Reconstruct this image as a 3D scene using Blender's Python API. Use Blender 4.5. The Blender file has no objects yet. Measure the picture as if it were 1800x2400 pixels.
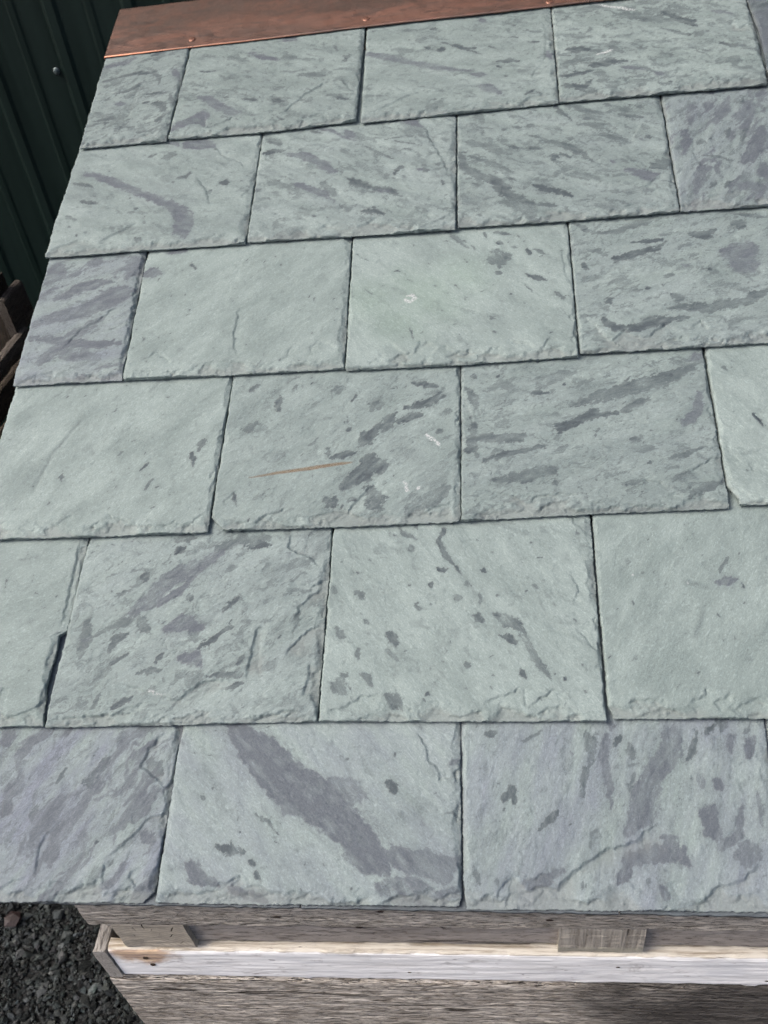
import bpy, math, random
import numpy as np
from mathutils import Matrix, Vector, Euler

scene = bpy.context.scene
R = math.radians

# ------------------------------------------------------------------ camera
GROUND = 0.85                     # the eave line lies this high above the ground
cam_d = bpy.data.cameras.new("camera")
cam = bpy.data.objects.new("camera", cam_d)
scene.collection.objects.link(cam)
cam_d.sensor_fit = 'VERTICAL'
cam_d.sensor_height = 36.0
cam_d.sensor_width = 27.0
cam_d.lens = 30.0
cam_d.clip_start = 0.02
cam_d.clip_end = 400.0
CR = Matrix(((0.9902896839640226, 0.0333671983506356, 0.1349554441608997),
             (0.08125410935917317, 0.6487643387181088, -0.7566390173126829),
             (-0.11280120365795704, 0.7602574977478909, 0.6397534099724923)))
cam.matrix_world = Matrix.Translation((0.20208523, -0.32044335, 0.83428735 + GROUND)) @ CR.to_4x4()
cam_d.dof.use_dof = True
cam_d.dof.focus_distance = 1.02
cam_d.dof.aperture_fstop = 9.0
scene.camera = cam

# ------------------------------------------------------------------ sky, sun, exposure
SUN_EL, SUN_AZ = R(52), R(-107)    # azimuth from +Y towards +X
world = bpy.data.worlds.new("World")
scene.world = world
world.use_nodes = True
wn = world.node_tree.nodes
sky = wn.new("ShaderNodeTexSky")
sky.sky_type = 'NISHITA'
sky.sun_disc = False
sky.sun_elevation = SUN_EL
sky.sun_rotation = SUN_AZ
sky.dust_density = 6.0
sky.air_density = 0.75
sky.ozone_density = 1.0
wn["Background"].inputs[1].default_value = 0.12
world.node_tree.links.new(sky.outputs[0], wn["Background"].inputs[0])

sun_d = bpy.data.lights.new("sun", 'SUN')
sun_d.energy = 1.5
sun_d.angle = R(26)
sun_d.color = (1.0, 0.96, 0.91)
sun = bpy.data.objects.new("sun", sun_d)
scene.collection.objects.link(sun)
sd = Vector((math.sin(SUN_AZ) * math.cos(SUN_EL), math.cos(SUN_AZ) * math.cos(SUN_EL), math.sin(SUN_EL)))
sun.rotation_euler = (-sd).to_track_quat('-Z', 'Y').to_euler()
sun.location = (-2, 1, 5)

scene.view_settings.view_transform = 'Standard'
scene.view_settings.look = 'None'
scene.view_settings.exposure = 0.95
scene.view_settings.gamma = 1.0
scene.view_settings.use_curve_mapping = False
scene.render.engine = 'CYCLES'
scene.cycles.use_denoising = True
scene.cycles.denoising_prefilter = 'FAST'
scene.cycles.use_adaptive_sampling = True
scene.cycles.adaptive_threshold = 0.03
scene.cycles.adaptive_min_samples = 16
scene.cycles.max_bounces = 3
scene.cycles.diffuse_bounces = 3
scene.cycles.glossy_bounces = 2
scene.render.film_transparent = False

# ------------------------------------------------------------------ helpers
rng = np.random.default_rng(7)
random.seed(7)

def hash2(ix, iy, seed):
    h = (ix.astype(np.int64) * 374761393 + iy.astype(np.int64) * 668265263 + seed * 974634529) & 0xFFFFFFFF
    h = ((h ^ (h >> 13)) * 1274126177) & 0xFFFFFFFF
    h = ((h ^ (h >> 16)) * 2246822519) & 0xFFFFFFFF
    return ((h ^ (h >> 15)) & 0xFFFFFF).astype(np.float64) / 0xFFFFFF

def vnoise(x, y, seed=0):
    """smooth value noise, -1..1, cell 1"""
    x0 = np.floor(x); y0 = np.floor(y)
    fx = x - x0; fy = y - y0
    fx = fx * fx * fx * (fx * (fx * 6 - 15) + 10); fy = fy * fy * fy * (fy * (fy * 6 - 15) + 10)
    a = hash2(x0, y0, seed); b = hash2(x0 + 1, y0, seed)
    c = hash2(x0, y0 + 1, seed); d = hash2(x0 + 1, y0 + 1, seed)
    return 2 * (a + (b - a) * fx + (c - a) * fy + (a - b - c + d) * fx * fy) - 1

def fbm(x, y, seed=0, octv=3, gain=0.5):
    s = 0; amp = 1; tot = 0
    for i in range(octv):
        s = s + amp * vnoise(x * 2 ** i + 17.3 * i, y * 2 ** i - 9.1 * i, seed + i * 31)
        tot += amp; amp *= gain
    return s / tot

def sstep(a, b, x):
    t = np.clip((x - a) / (b - a), 0, 1)
    return t * t * (3 - 2 * t)

def link(o, parent=None):
    scene.collection.objects.link(o)
    if parent is not None:
        o.parent = parent
    return o

def tag(o, label=None, cat=None, group=None, kind=None):
    if label: o["label"] = label
    if cat: o["category"] = cat
    if group: o["group"] = group
    if kind: o["kind"] = kind
    return o

def empty(name, loc, rz=0.0):
    o = bpy.data.objects.new(name, None)
    o.empty_display_size = 0.1
    o.location = loc
    o.rotation_euler = (0, 0, rz)
    return link(o)

def mesh_obj(name, verts, faces, mat, parent=None, smooth=False):
    me = bpy.data.meshes.new(name)
    me.from_pydata([tuple(v) for v in verts] if not isinstance(verts, np.ndarray) else verts.tolist(), [], faces if not isinstance(faces, np.ndarray) else faces.tolist())
    me.update()
    if smooth:
        me.polygons.foreach_set("use_smooth", np.ones(len(me.polygons), bool))
    if mat: me.materials.append(mat)
    return link(bpy.data.objects.new(name, me), parent)

# ---- node helpers
class NT:
    def __init__(self, name):
        self.m = bpy.data.materials.new(name)
        self.m.use_nodes = True
        self.t = self.m.node_tree
        self.bsdf = self.t.nodes["Principled BSDF"]
    def n(self, typ, **kw):
        nd = self.t.nodes.new(typ)
        for k, v in kw.items(): setattr(nd, k, v)
        return nd
    def put(self, sock, val):
        if hasattr(val, "is_output"):
            self.t.links.new(val, sock)
        else:
            sock.default_value = val
    def math(self, op, a, b=0.0, c=0.0, clamp=False):
        nd = self.n("ShaderNodeMath", operation=op, use_clamp=clamp)
        for i, v in enumerate((a, b, c)): self.put(nd.inputs[i], v)
        return nd.outputs[0]
    def mix(self, fac, a, b, blend='MIX'):
        nd = self.n("ShaderNodeMix", data_type='RGBA', blend_type=blend)
        nd.clamp_factor = True
        self.put(nd.inputs[0], fac)
        self.put(nd.inputs[6], a if hasattr(a, "is_output") else (*a, 1))
        self.put(nd.inputs[7], b if hasattr(b, "is_output") else (*b, 1))
        return nd.outputs[2]
    def ramp(self, x, lo, hi, a=0.0, b=1.0, smooth=True):
        nd = self.n("ShaderNodeMapRange")
        nd.interpolation_type = 'SMOOTHSTEP' if smooth else 'LINEAR'
        self.put(nd.inputs[0], x)
        for i, v in zip((1, 2, 3, 4), (lo, hi, a, b)): self.put(nd.inputs[i], v)
        return nd.outputs[0]
    def map(self, vec, loc=(0, 0, 0), rot=(0, 0, 0), scale=(1, 1, 1)):
        nd = self.n("ShaderNodeMapping")
        self.put(nd.inputs[0], vec)
        nd.inputs[1].default_value = loc; nd.inputs[2].default_value = rot; nd.inputs[3].default_value = scale
        return nd.outputs[0]
    def noise(self, vec, scale=5.0, detail=3.0, rough=0.55, dist=0.0, col=False):
        nd = self.n("ShaderNodeTexNoise")
        self.put(nd.inputs["Vector"], vec)
        self.put(nd.inputs["Scale"], scale); self.put(nd.inputs["Detail"], detail)
        self.put(nd.inputs["Roughness"], rough); self.put(nd.inputs["Distortion"], dist)
        return nd.outputs[1 if col else 0]
    def voro(self, vec, scale=5.0, feature='F1', out=0, rnd=1.0):
        nd = self.n("ShaderNodeTexVoronoi", feature=feature)
        self.put(nd.inputs["Vector"], vec); self.put(nd.inputs["Scale"], scale); self.put(nd.inputs["Randomness"], rnd)
        return nd.outputs[out]
    def objco(self):
        return self.n("ShaderNodeTexCoord").outputs["Object"]
    def attr(self, name):
        return self.n("ShaderNodeAttribute", attribute_name=name)
    def sep(self, c):
        nd = self.n("ShaderNodeSeparateColor"); self.put(nd.inputs[0], c); return nd.outputs
    def sepv(self, c):
        nd = self.n("ShaderNodeSeparateXYZ"); self.put(nd.inputs[0], c); return nd.outputs
    def bump(self, h, dist, strength=1.0, normal=None):
        nd = self.n("ShaderNodeBump")
        self.put(nd.inputs["Strength"], strength); nd.inputs["Distance"].default_value = dist
        self.put(nd.inputs["Height"], h)
        if normal is not None: self.put(nd.inputs["Normal"], normal)
        return nd.outputs[0]
    def out(self, col=None, rough=None, normal=None, metal=None, spec=None):
        b = self.bsdf.inputs
        if col is not None: self.put(b["Base Color"], col if hasattr(col, "is_output") else (*col, 1))
        if rough is not None: self.put(b["Roughness"], rough)
        if normal is not None: self.put(b["Normal"], normal)
        if metal is not None: self.put(b["Metallic"], metal)
        if spec is not None: self.put(b["Specular IOR Level"], spec)
        return self.m

def srgb(r, g, b):
    f = lambda c: (c / 255 / 12.92) if c / 255 <= 0.04045 else ((c / 255 + 0.055) / 1.055) ** 2.4
    return (f(r), f(g), f(b))
SLATES = {
'S1a': (5, -0.3932, 1.1830,
 '-78.0 246.5 -72.2 0.7',
 '-72.2 0.7 4.9 0.7 67.3 -0.7',
 '78.4 250.4 77.0 2.2',
 'p -70 213 7.9 -36 222 6.3 -18 230 4.7; p -31 106 4.5 -14 103 7.4; p 61 184 6.1 75 156 4.5; d -66 172 3.1 -35 181 4.3 0 185 4.3 24 184 3.7; d -58 156 5.5 -33 159 5.5; d 24 182 5.5 36 170 4.2 39 151 3; d 9 163 1.2 -2 147 5.4 -14 138 4.2 -41 132 1.8; d 21 126 2.4 58 122 2.9; d -61 63 3.5 -23 67 4.1; d 63 119 4.4 75 90 5.2; d -72 51 2.3 -44 57 2.9; d 22 24 2.8 48 23 2.8; d 13 233 3.8 33 240 5 61 243 4.4; d 49 46 2.8 65 57 3.4; d -73 116 1.5 -46 122 1.5; k -25 121 1.8; k 20 101 2.9 28 100 2.9; k 45 94 7.3 56 92 6.4 58 75 4.3; k -39 56 3.5',
 'L1 10 165 4 139 3 101 1 60; L1 -29 41 -39 33 -53 25; M1 22 11 39 25 59 15; M1 -69 27 -35 14 -6 5'),
'S1b': (5, -0.1557, 1.1830,
 '-156.7 250.0 -157.7 2.9',
 '-157.7 2.9 5.0 -1.4 152.8 3.2',
 '155.3 253.2 152.8 3.2',
 'p -119 100 4.3 -101 94 7.1 -87 74 8.4 -57 50 9.7 -41 46 3.3; p -156 25 11.1 -131 35 8.3 -107 47 12.5 -102 27 5.5; d -128 172 2.4 -100 167 3; d -71 92 4; d -44 85 2.3 -16 74 2.8; d 52 134 7.1 93 125 7; d 104 129 4; d 11 73 7 27 68 4.9; d 104 71 5.9 136 54 5.8; d 103 203 2.6 112 188 2.6; d -113 169 4.3; k 129 169 7.2; k 126 157 3.1; p -44 209 6.5 8 180 6.3; p 1 248 8.2 36 232 5.4',
 'L2 29 32 44 53 65 80 87 98 111 115; L2 59 16 81 21 111 28; L2 -103 58 -95 18 -69 26 -44 43; L2 -113 6 -51 12 26 9 101 15; M1 125 110 134 87 150 69'),
'S1c': (5, 0.1596, 1.1830,
 '-157.2 256.4 -154.1 -1.3',
 '-154.1 -1.3 2.6 -0.9 151.5 1.0',
 '153.5 247.7 151.5 1.0',
 'p -152 170 7.6 -118 157 7.5 -83 139 5.9 -51 120 7.3 -10 106 5.2 19 99 4.3; p 25 87 7.1 43 81 5.1; p 34 54 5.6 46 48 9.7 65 31 3.8; p 37 234 7.7 46 226 3; p 141 126 5.7 146 107 5.6; d -97 228 3.1 -71 221 2.8; d -43 221 4.3 -36 219 4.3; d -28 183 2.1 -10 170 4.2 8 157 4.1 26 154 4.1; d 13 151 2.4 38 137 1.7; d -33 162 6 -24 161 4.8; d -51 170 3.6; d 61 114 2.3 79 113 4.6 94 108 4; d 80 216 3.6 93 208 4.2; d 111 190 3 135 182 3.5; d 114 157 2.6 129 154 2.6; d 83 177 2.9 97 172 2.3; d 49 156 2.3 60 150 2.3; d 94 42 2.2; d 101 22 3.2 117 34 2.2; d 119 30 2.2 127 22 2.1; k 61 101 1.7 67 97 1.7; k 75 74 2.5; k 3 75 1.7',
 'L2 -132 14 -120 26 -103 37 -85 48 -65 54; L1 113 62 119 79 133 93; L1 -135 69 -136 46 -131 34; L1 9 39 24 27 44 19 57 21; M1 137 211 144 186 140 152 138 115 133 93'),
'S1d': (5, 0.4656, 1.1830,
 '-150.4 247.2 -151.9 1.7',
 '-151.9 1.7 3.3 -1.3 148.6 -3.4',
 '152.3 206.6 154.5 127.3 148.6 -3.4',
 'd -23 192 5.8 19 175 6.6; d 22 200 4.8 63 163 7.4 69 153 4.6; d -130 124 6.6 -102 119 8.4; d -72 129 4.7 -63 115 6.5 -50 104 4.6; d -139 92 5.5 -96 97 4.6; d -145 58 6.3 -99 65 4.5; d -143 37 7.2 -116 24 7.1 -101 39 4.5; d 22 82 4.5; d 97 102 5.4 132 87 4.4; d -98 79 9.1 -45 82 4.5; d 16 156 3.7 56 131 3.7; p -50 65 5.4 -23 55 4.4; p 3 39 6.1 -4 46 4.4; p 99 188 4.7 125 174 3.7; k 56 131 2.7; k 148 144 1.4 153 144 1.8; w -91 249 2.5 -49 227 2.5 -21 212 1.9; w -88 105 1.4 -66 113 2.3',
 'L1 -112 180 -91 158 -81 149; L1 94 111 113 96 145 84; L1 -68 22 -48 13 -20 20; L2 122 155 129 135 148 144; M1 122 155 138 171'),
'S1e': (5, 0.6925, 1.1830,
 '-71.4 206.0 -67.6 133.2 -74.1 -3.0',
 '-74.1 -3.0 74.1 -2.3',
 '80.9 222.8 74.1 -2.3',
 'p -68 167 18.3 -66 81 26.1',
 ''),
'S2a': (4, -0.3137, 0.9416,
 '-158.8 254.9 -158.7 3.0',
 '-158.7 3.0 2.4 2.4 156.3 0.3',
 '155.2 253.4 156.7 2.9',
 'p -132 184 6.1 -99 169 7.5 -66 150 7.4 -38 131 6.4 -11 115 5.8 15 99 7.1 39 80 11.1 53 62 13.7 55 40 16.3 60 24 14.8; p 31 232 13.7 53 233 15.1 76 226 12; p 2 244 6.2 17 231 4.3; q -135 177 12.2 -141 157 9.1 -113 144 9; q -84 120 8.8; q -147 131 11.9 -109 127 11.8; d -152 164 3 -131 158 3.6 -109 148 3; d -125 118 4.1 -96 110 3.5; d -39 84 5.1 -31 80 2.8; d -143 85 4.7 -125 76 2.3; d -4 205 6 15 213 10.6; d -31 209 3.7 -18 218 2.4; d 27 153 2.9 43 154 4.1 47 164 2.9; d 85 113 4.2 90 122 2.8; d -43 117 2.3; d 6 55 2.2; d -10 58 3.3; d -12 20 5.4; d 108 131 6.8; d -133 61 2.3; q 101 233 6 79 236 6; k 24 144 2.3; k -114 40 1.7',
 'M2 56 156 70 134 82 116 91 86; M1 78 226 96 199 130 177 141 159; M1 85 113 110 111; L3 -160 11 -133 22 -111 29 -77 21; L3 -77 21 -55 37 -37 50 -20 61; L1 -11 14 12 11 28 22; L1 140 93 147 115; L1 -80 58 -60 50 -20 58'),
'S2b': (4, 0.0002, 0.9416,
 '-156.6 253.1 -154.4 6.1',
 '-151.4 3.2 -0.0 -1.8 151.5 -4.7',
 '154.2 252.5 152.1 -3.1',
 'p -110 187 5.4 -83 180 8.1 -65 168 8 -48 150 9.2 -32 132 5.2; p -88 113 6.5 -63 100 6.4 -46 88 5.1 -28 68 3.5; p -66 245 2.8 -43 232 3.3 -25 218 2.7 -2 203 2.2; p -19 228 6.8 -7 212 5.4; p 65 248 5.4 87 234 6.7 100 223 2.7; p 100 124 3.8; p 37 87 3 52 81 4.5; d -145 228 7 -126 215 8.3; d -154 191 4.1 -133 197 5.5 -115 197 4.1; d -47 113 7.7 -33 90 7.6 -24 80 3.8; d -10 117 3.8 3 106 6.3 25 95 5 50 86 4.5 71 68 2.5; d -77 238 2.8 -63 233 3.3; d 14 188 2.7 34 171 2.6 58 153 1.8; d 45 199 2.1 77 203 1.3; d 54 195 1.6 101 177 1.6; d -120 96 3.1 -111 90 2.1; d -19 61 2.5 -6 48 3.7 6 56 4.9; d 19 42 7.3 35 41 7.3 48 31 4.8; d 60 81 4.9; d -152 109 4.7 -143 112 2.6; d -90 196 3.8; q 73 59 4.9 99 47 2.9; q 121 107 6.2 137 104 3.7; q -130 145 10.6; k 62 119 3.5 73 133 3.6; k 106 131 3.5 108 117 3; k 134 93 3.9 135 87 3.4; k 79 106 1.3; k -57 40 3; k -116 54 1.5',
 'M2 105 225 113 198 124 165 139 125 143 98; L2 -56 8 -37 20 -8 23 12 12 32 24 52 34; L2 102 1 116 6 135 15 153 30; L1 54 20 88 3; L1 104 23 117 31; L1 -19 61 -10 46'),
'S2c': (4, 0.3089, 0.9416,
 '-152.4 252.2 -152.9 4.3',
 '-150.5 -0.3 -0.3 -4.4 150.8 -3.3',
 '154.0 250.4 150.5 -1.5',
 'd -150 158 7.2 -144 122 7.7 -127 101 6.9 -102 87 7.5 -86 64 9.4 -65 42 6.6 -41 27 4.6 -14 22 3.2; d -135 143 3.6 -110 128 4.9 -93 116 4.9 -71 98 2.7; d -42 178 4.3 -12 161 4.9 10 145 5.5 31 127 4.8 43 110 4.1; d -43 152 4.9 -29 146 4.2; d -16 127 5.5 -5 123 4.8; d -2 133 3.5 11 123 2.7; d 14 164 4.9; d -41 201 5.1; d -70 203 3.6 -56 201 2.9; d -69 156 5; d 20 205 3.6 -7 246 5.2; d 11 248 7.4 38 226 5.1 61 218 2.9; d 30 195 4.3 61 184 7 71 175 4.2; d 62 166 4.9 88 147 6.2 98 141 3.4; d 42 204 4.3; d 76 234 6.5; d 94 208 6.4 107 224 6.4; d 102 202 4.9 123 197 2.5; d 121 222 5.7; d 28 84 3.3 38 84 2.7; d 84 107 4.7 91 100 2.7; d 62 77 2.6; d 131 90 13.1 149 92 9.8; d -125 78 4.8; d -122 241 7.5 -111 216 3.7; d -77 86 3.4; d 127 150 4.1; q -139 47 13.4 -111 39 10 -123 29 9.9; p 92 83 8.2 117 67 9.7 131 70 6.5; k -42 67 3.3 -23 57 4.6 -10 51 5.9 8 39 3.9; k -82 197 3.3; k 100 103 2.7',
 'M1 100 141 109 166 119 184; L2 108 41 122 59 136 69; L1 88 43 103 35 127 34; L1 -112 8 -58 13 22 12 101 10'),
'S2d': (4, 0.5995, 0.9416,
 '-134.0 251.0 -137.5 -2.7',
 '-137.6 -3.5 -24.9 -5.1 162.6 -7.0',
 '179.5 257.3 162.6 -7.0',
 'p -114 156 8.5 -112 134 8.4 -118 109 6.6; p -93 210 7 -104 172 8.5; p -6 145 9.9 -24 105 11.3 -40 78 9.6; p 5 227 8.7; p -54 32 7.8 -34 26 10.8 -21 28 10.8; p -17 67 12.6 -16 43 9.3; d -22 164 4.7 -39 124 3.9; d -50 155 4 -56 139 5.3; d -79 136 3.3; d -24 209 4.1; d -95 102 2.6 -75 95 3.3 -56 83 2.3; d -74 35 6.9 -67 42 4.4; d -94 33 4.4 -84 48 2.8; d -93 131 6; d -64 188 3.4 -48 199 2.1; d -30 210 2.4; q -122 77 4.9 -124 41 6.3; k -47 136 2.7',
 'M1 -102 150 -107 112 -100 82 -114 56; L2 -134 25 -102 17 -65 22 -22 9'),
'S3a': (3, -0.3866, 0.7057,
 '-84.3 248.1 -79.2 -0.1',
 '-79.2 -0.1 -2.1 -0.1 81.3 -0.7',
 '71.2 245.5 81.0 0.8',
 'p -73 109 12.4 -30 123 12.4 12 128 10.3 64 151 8.2; p -45 38 11.8 -29 57 11.9 -4 85 10.1 30 109 8.1; p -10 226 10.9 5 226 6.6; p -53 156 8.5 -17 176 10.7 28 186 8.5; p -12 121 12.3 41 157 16.6 68 164 8.3; p -62 223 17.7 -72 191 13; p -70 82 8.2 -10 69 8 40 61 7.1 67 63 5.9; d 15 178 3.4 39 185 3.4; d 13 243 6.2 47 237 5.2',
 'L2 -18 57 2 94 26 109 41 126 60 133; L2 -74 2 -49 13 -32 16 -16 19; M2 69 237 69 178 74 118 74 62 78 8'),
'S3b': (3, -0.1479, 0.7057,
 '-164.0 245.2 -155.7 -0.0',
 '-155.7 -0.0 3.4 -2.3 152.3 -2.8',
 '148.5 241.2 152.2 -1.4',
 'p -158 195 10.5 -137 195 8.4; p -126 240 10.8 -104 237 6.4; k -138 66 2.7; k -89 207 2.5 -80 197 1.7; k -110 145 1.6; q 55 139 3.1; q -80 43 4.5; q 147 156 3.1',
 'M2 -5 118 -6 87 -5 50 1 27; N1 -11 209 -22 159 -30 129 -27 102; L1 105 21 104 33 116 45 132 35 145 28; L1 61 12 73 19 78 39; L1 -158 28 -137 27 -113 41 -90 23 -70 22; L1 -52 17 -20 18 1 23'),
'S3c': (3, 0.1572, 0.7057,
 '-154.1 240.9 -150.9 -5.1',
 '-150.9 -5.1 0.9 -6.2 150.0 -3.9',
 '152.0 241.6 150.1 -2.5',
 'd -15 233 7.9 0 215 5.2 15 198 2.1; d 18 204 2.6 22 193 1.5; d 50 225 3.1 72 220 2.1; d 35 227 1.8 39 216 1.8; d 56 206 5.1; d 52 189 3.5 47 171 7.5 58 173 11.2 55 159 5; d 66 178 6.3; d 73 195 4.6 80 193 3.5; d 94 189 4 98 178 2.5; d 92 138 3.4 108 130 4.3 119 128 1.2; d 51 147 3.5 59 144 2; d 127 105 1.9 138 91 5.6; d 44 41 2.3; q 133 75 2.3 140 61 1.6; q 134 216 7.6; k 11 170 1.5; k 46 125 1.5; k -148 203 0.8 -128 186 0.8; k -91 164 0.8 -84 161 0.8; k -73 146 0.8 -66 142 0.8; k -7 130 1 -1 122 0.7; k 7 107 0.7 8 101 0.7; k 87 121 0.7 98 106 0.7; k -67 57 1.2 -62 36 0.9; k -132 134 0.5 -122 122 0.5; g -121 109 36.9; g -47 113 48.5; g -84 72 35.8; g 6 146 29.6; w -74 109 2.2 -68 104 2.2 -61 111 2.2 -66 117 2 -72 116 1.2',
 'L2 -92 37 -84 24 -72 11 -65 0; L2 -59 9 -57 21 -52 37; L2 -46 34 -29 17; L2 -22 24 -7 10 3 4; L2 57 24 67 25 91 18 104 8 114 24 139 17; M1 140 182 142 141 146 121'),
'S3d': (3, 0.4725, 0.7057,
 '-161.0 241.4 -162.6 5.7',
 '-159.8 0.6 -47.9 -0.3 64.1 0.6 143.5 0.4',
 '152.4 244.7 143.5 0.4',
 'd -152 228 5.3 -131 212 5.3; d -131 208 3 -100 211 5.2 -52 222 3; d -105 156 7.2 -80 164 7.2 -49 170 4.3 -35 184 3.6; d 0 193 5.1 17 191 9 31 199 5.1; d 59 209 9.1 70 199 5.4; d -41 118 5.6; d -119 82 4.8; d -36 83 6.8 -28 74 5.1; d -129 51 6.8 -116 34 6.7 -87 39 6.7; d -99 29 5 -69 42 8.3 -29 46 8.3; d -128 176 5.1; d -148 152 3.6 -143 143 3.6; d 14 127 2.4; d -77 186 3.7 -41 187 4.4; d 56 228 3.7 99 214 4.3; d -47 63 6.7 1 59 8.3 48 67 6.6 79 84 10; p 39 154 14 59 152 20.9 58 131 15.5 73 130 5.2; k -69 100 2.4; k -40 116 1.7',
 'L3 -158 65 -144 48 -134 31 -121 15 -105 33 -92 20 -75 19 -56 37 -42 28 -31 12; L2 -26 27 -9 39 -3 25 15 19; L2 39 14 62 19'),
'S4a': (2, -0.3078, 0.4739,
 '-159.1 238.5 -158.1 147.5 -155.2 -7.0',
 '-155.2 -7.0 -0.7 -7.3 155.9 -6.1',
 '156.9 236.9 155.2 -4.9',
 'd -54 76 4.8 -53 83 4.2; d 62 96 2.4 55 85 2; d 74 72 2 64 54 2; d -61 42 2.7; d 119 107 4 124 89 2.7; q 25 60 5; q 54 230 3.7 44 213 2.2; q -47 170 1.8 -74 117 2.8 -90 67 2.1; k -76 211 1.5; k -110 164 1.5',
 'N2 -41 175 -58 146 -74 117 -91 46; L1 -44 11 -24 23; L1 -2 -1 14 12; L1 121 5 135 7 151 20'),
'S4b': (2, 0.0132, 0.4739,
 '-162.3 236.8 -162.7 17.7 -142.3 -4.5',
 '-142.3 -4.5 0.9 -4.3 141.4 -2.5',
 '142.7 233.1 142.4 7.8 139.4 -1.9',
 'd -125 214 2.9 -136 203 5; d -94 189 4.9 -95 170 6.2; d -74 211 3.5 -76 201 2.8; d -135 139 6.1 -121 150 4.8; d 37 170 8.3; d -10 199 5.2 -23 196 5.2; d -22 105 4.9 -24 94 3.2; d -18 92 4.5 11 98 4.5; d 19 110 8 41 137 8.2; d 2 49 9.3 21 65 12.4 32 88 9.5 47 74 12.4; d -20 30 9.2 -5 23 7.6; d 34 41 12.2 46 15 9; d -138 45 2.5 -133 28 2.2; d 3 135 3.3; k 3 179 2 9 186 1.7; k -2 154 1.3 -1 146 1.3; k -50 136 1.3; r -121 67 0.3 -85 73 1.9 -41 78 2.6 -3 83 1.9 8 84 0.6; d 76 164 6.6 105 170 6.6 120 180 6.6; d 91 153 8.2 64 143 6.5; d 123 38 11.9 107 26 11.9 79 11 11.8; d 117 126 5.1; d 126 154 6.5; d 111 195 4.7 81 205 3.4; d 47 134 9.7 58 155 6.6; q 65 104 12.7 92 86 9.3 106 62 18.2; w 100 120 1.6 109 113 1.9 117 105 1.9; w 75 53 1.5 79 40 1.8; w 93 44 2.7',
 'L2 -49 2 -30 11 -10 14 7 13 23 35 44 61; L2 -109 -2 -96 11 -68 22; L1 -151 32 -135 48; L2 68 5 93 7 121 19 140 24'),
'S4c': (2, 0.3075, 0.4739,
 '-149.4 232.9 -150.5 -0.9',
 '-150.5 -1.5 0.1 2.5 150.4 3.9',
 '153.8 241.1 150.5 5.0',
 'd -145 193 4 -136 177 5.9 -131 159 5.8; d -134 134 4.5 -137 106 7.8 -132 86 4.6; d -131 113 6.3 -103 111 7.8 -75 110 7.7; d -16 155 4.4 18 164 7.9 58 176 9.4 98 187 11 136 203 12.6; d -30 121 9.2 10 140 6.2 38 138 6.2; d 46 141 4.6 67 154 6.2 79 160 4.4; d -61 176 3.9 -41 175 3.2; d -133 209 3.3; d 55 96 5.4 57 103 4.2; d -110 48 5.9 -72 56 8.9 -42 61 7.4 -37 55 3.5; d -123 79 3.7 -93 87 4.3 -51 95 4.3; d 88 58 2.9 101 58 2.3; d 94 42 5.1 108 48 3.4; d 39 38 3.4 60 42 4; d 71 66 3.5; d 89 68 3.5 136 85 2.9; d -40 44 4.1; d 109 17 5.6 131 31 5.6 153 40 4.2; d 51 183 3.2 60 194 3.2; d -140 96 6.2; q -131 116 3.1 -74 141 3.8 -29 142 4.4; q -72 184 6.5; p 141 217 6.4 148 224 6.4; p 117 120 7.5 130 132 7.5 141 160 7.7; k 17 119 1.8 12 109 1.5; k -91 144 1.6; k -103 207 1.7; k -20 188 1.6; k 112 194 2.2; k -108 154 0.6 -99 157 0.6',
 'L2 111 51 133 63 150 75; L2 -121 42 -105 32 -89 28 -76 17 -62 27 -33 29 -4 21; L2 60 44 81 38 92 27; L1 -148 186 -141 160 -134 134'),
'S4d': (2, 0.5766, 0.4739,
 '-112.2 240.9 -116.3 25.1 -106.6 7.3',
 '-106.7 6.8 -77.0 7.2 183.7 13.8',
 '197.4 247.1 184.0 14.9',
 'd -71 128 3 -64 111 2.1',
 'M1 -73 132 -59 108; M1 -90 60 -85 46; L1 -109 87 -99 67 -95 61'),
'S5a': (1, -0.3886, 0.2358,
 '-80.8 237.6 -76.4 -6.4',
 '-76.4 -6.4 0.9 -5.4 75.5 -3.9',
 '78.0 236.6 79.3 128.8 79.2 110.9 69.4 105.1 70.4 83.4 68.3 44.8 75.9 0.4',
 'q -4 203 2.3 17 208 2.6; q 30 122 6; k -16 178 1.3 -15 166 0.9',
 'M3 69 234 69 195 70 164 71 133 70 110; L2 30 5 51 10 67 20 68 39; L2 15 38 26 39'),
'S5b': (1, -0.1574, 0.2358,
 '-150.8 235.9 -152.6 -4.4',
 '-152.4 -5.3 -4.8 -2.4 157.1 1.3',
 '158.3 238.9 157.1 2.2',
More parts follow.
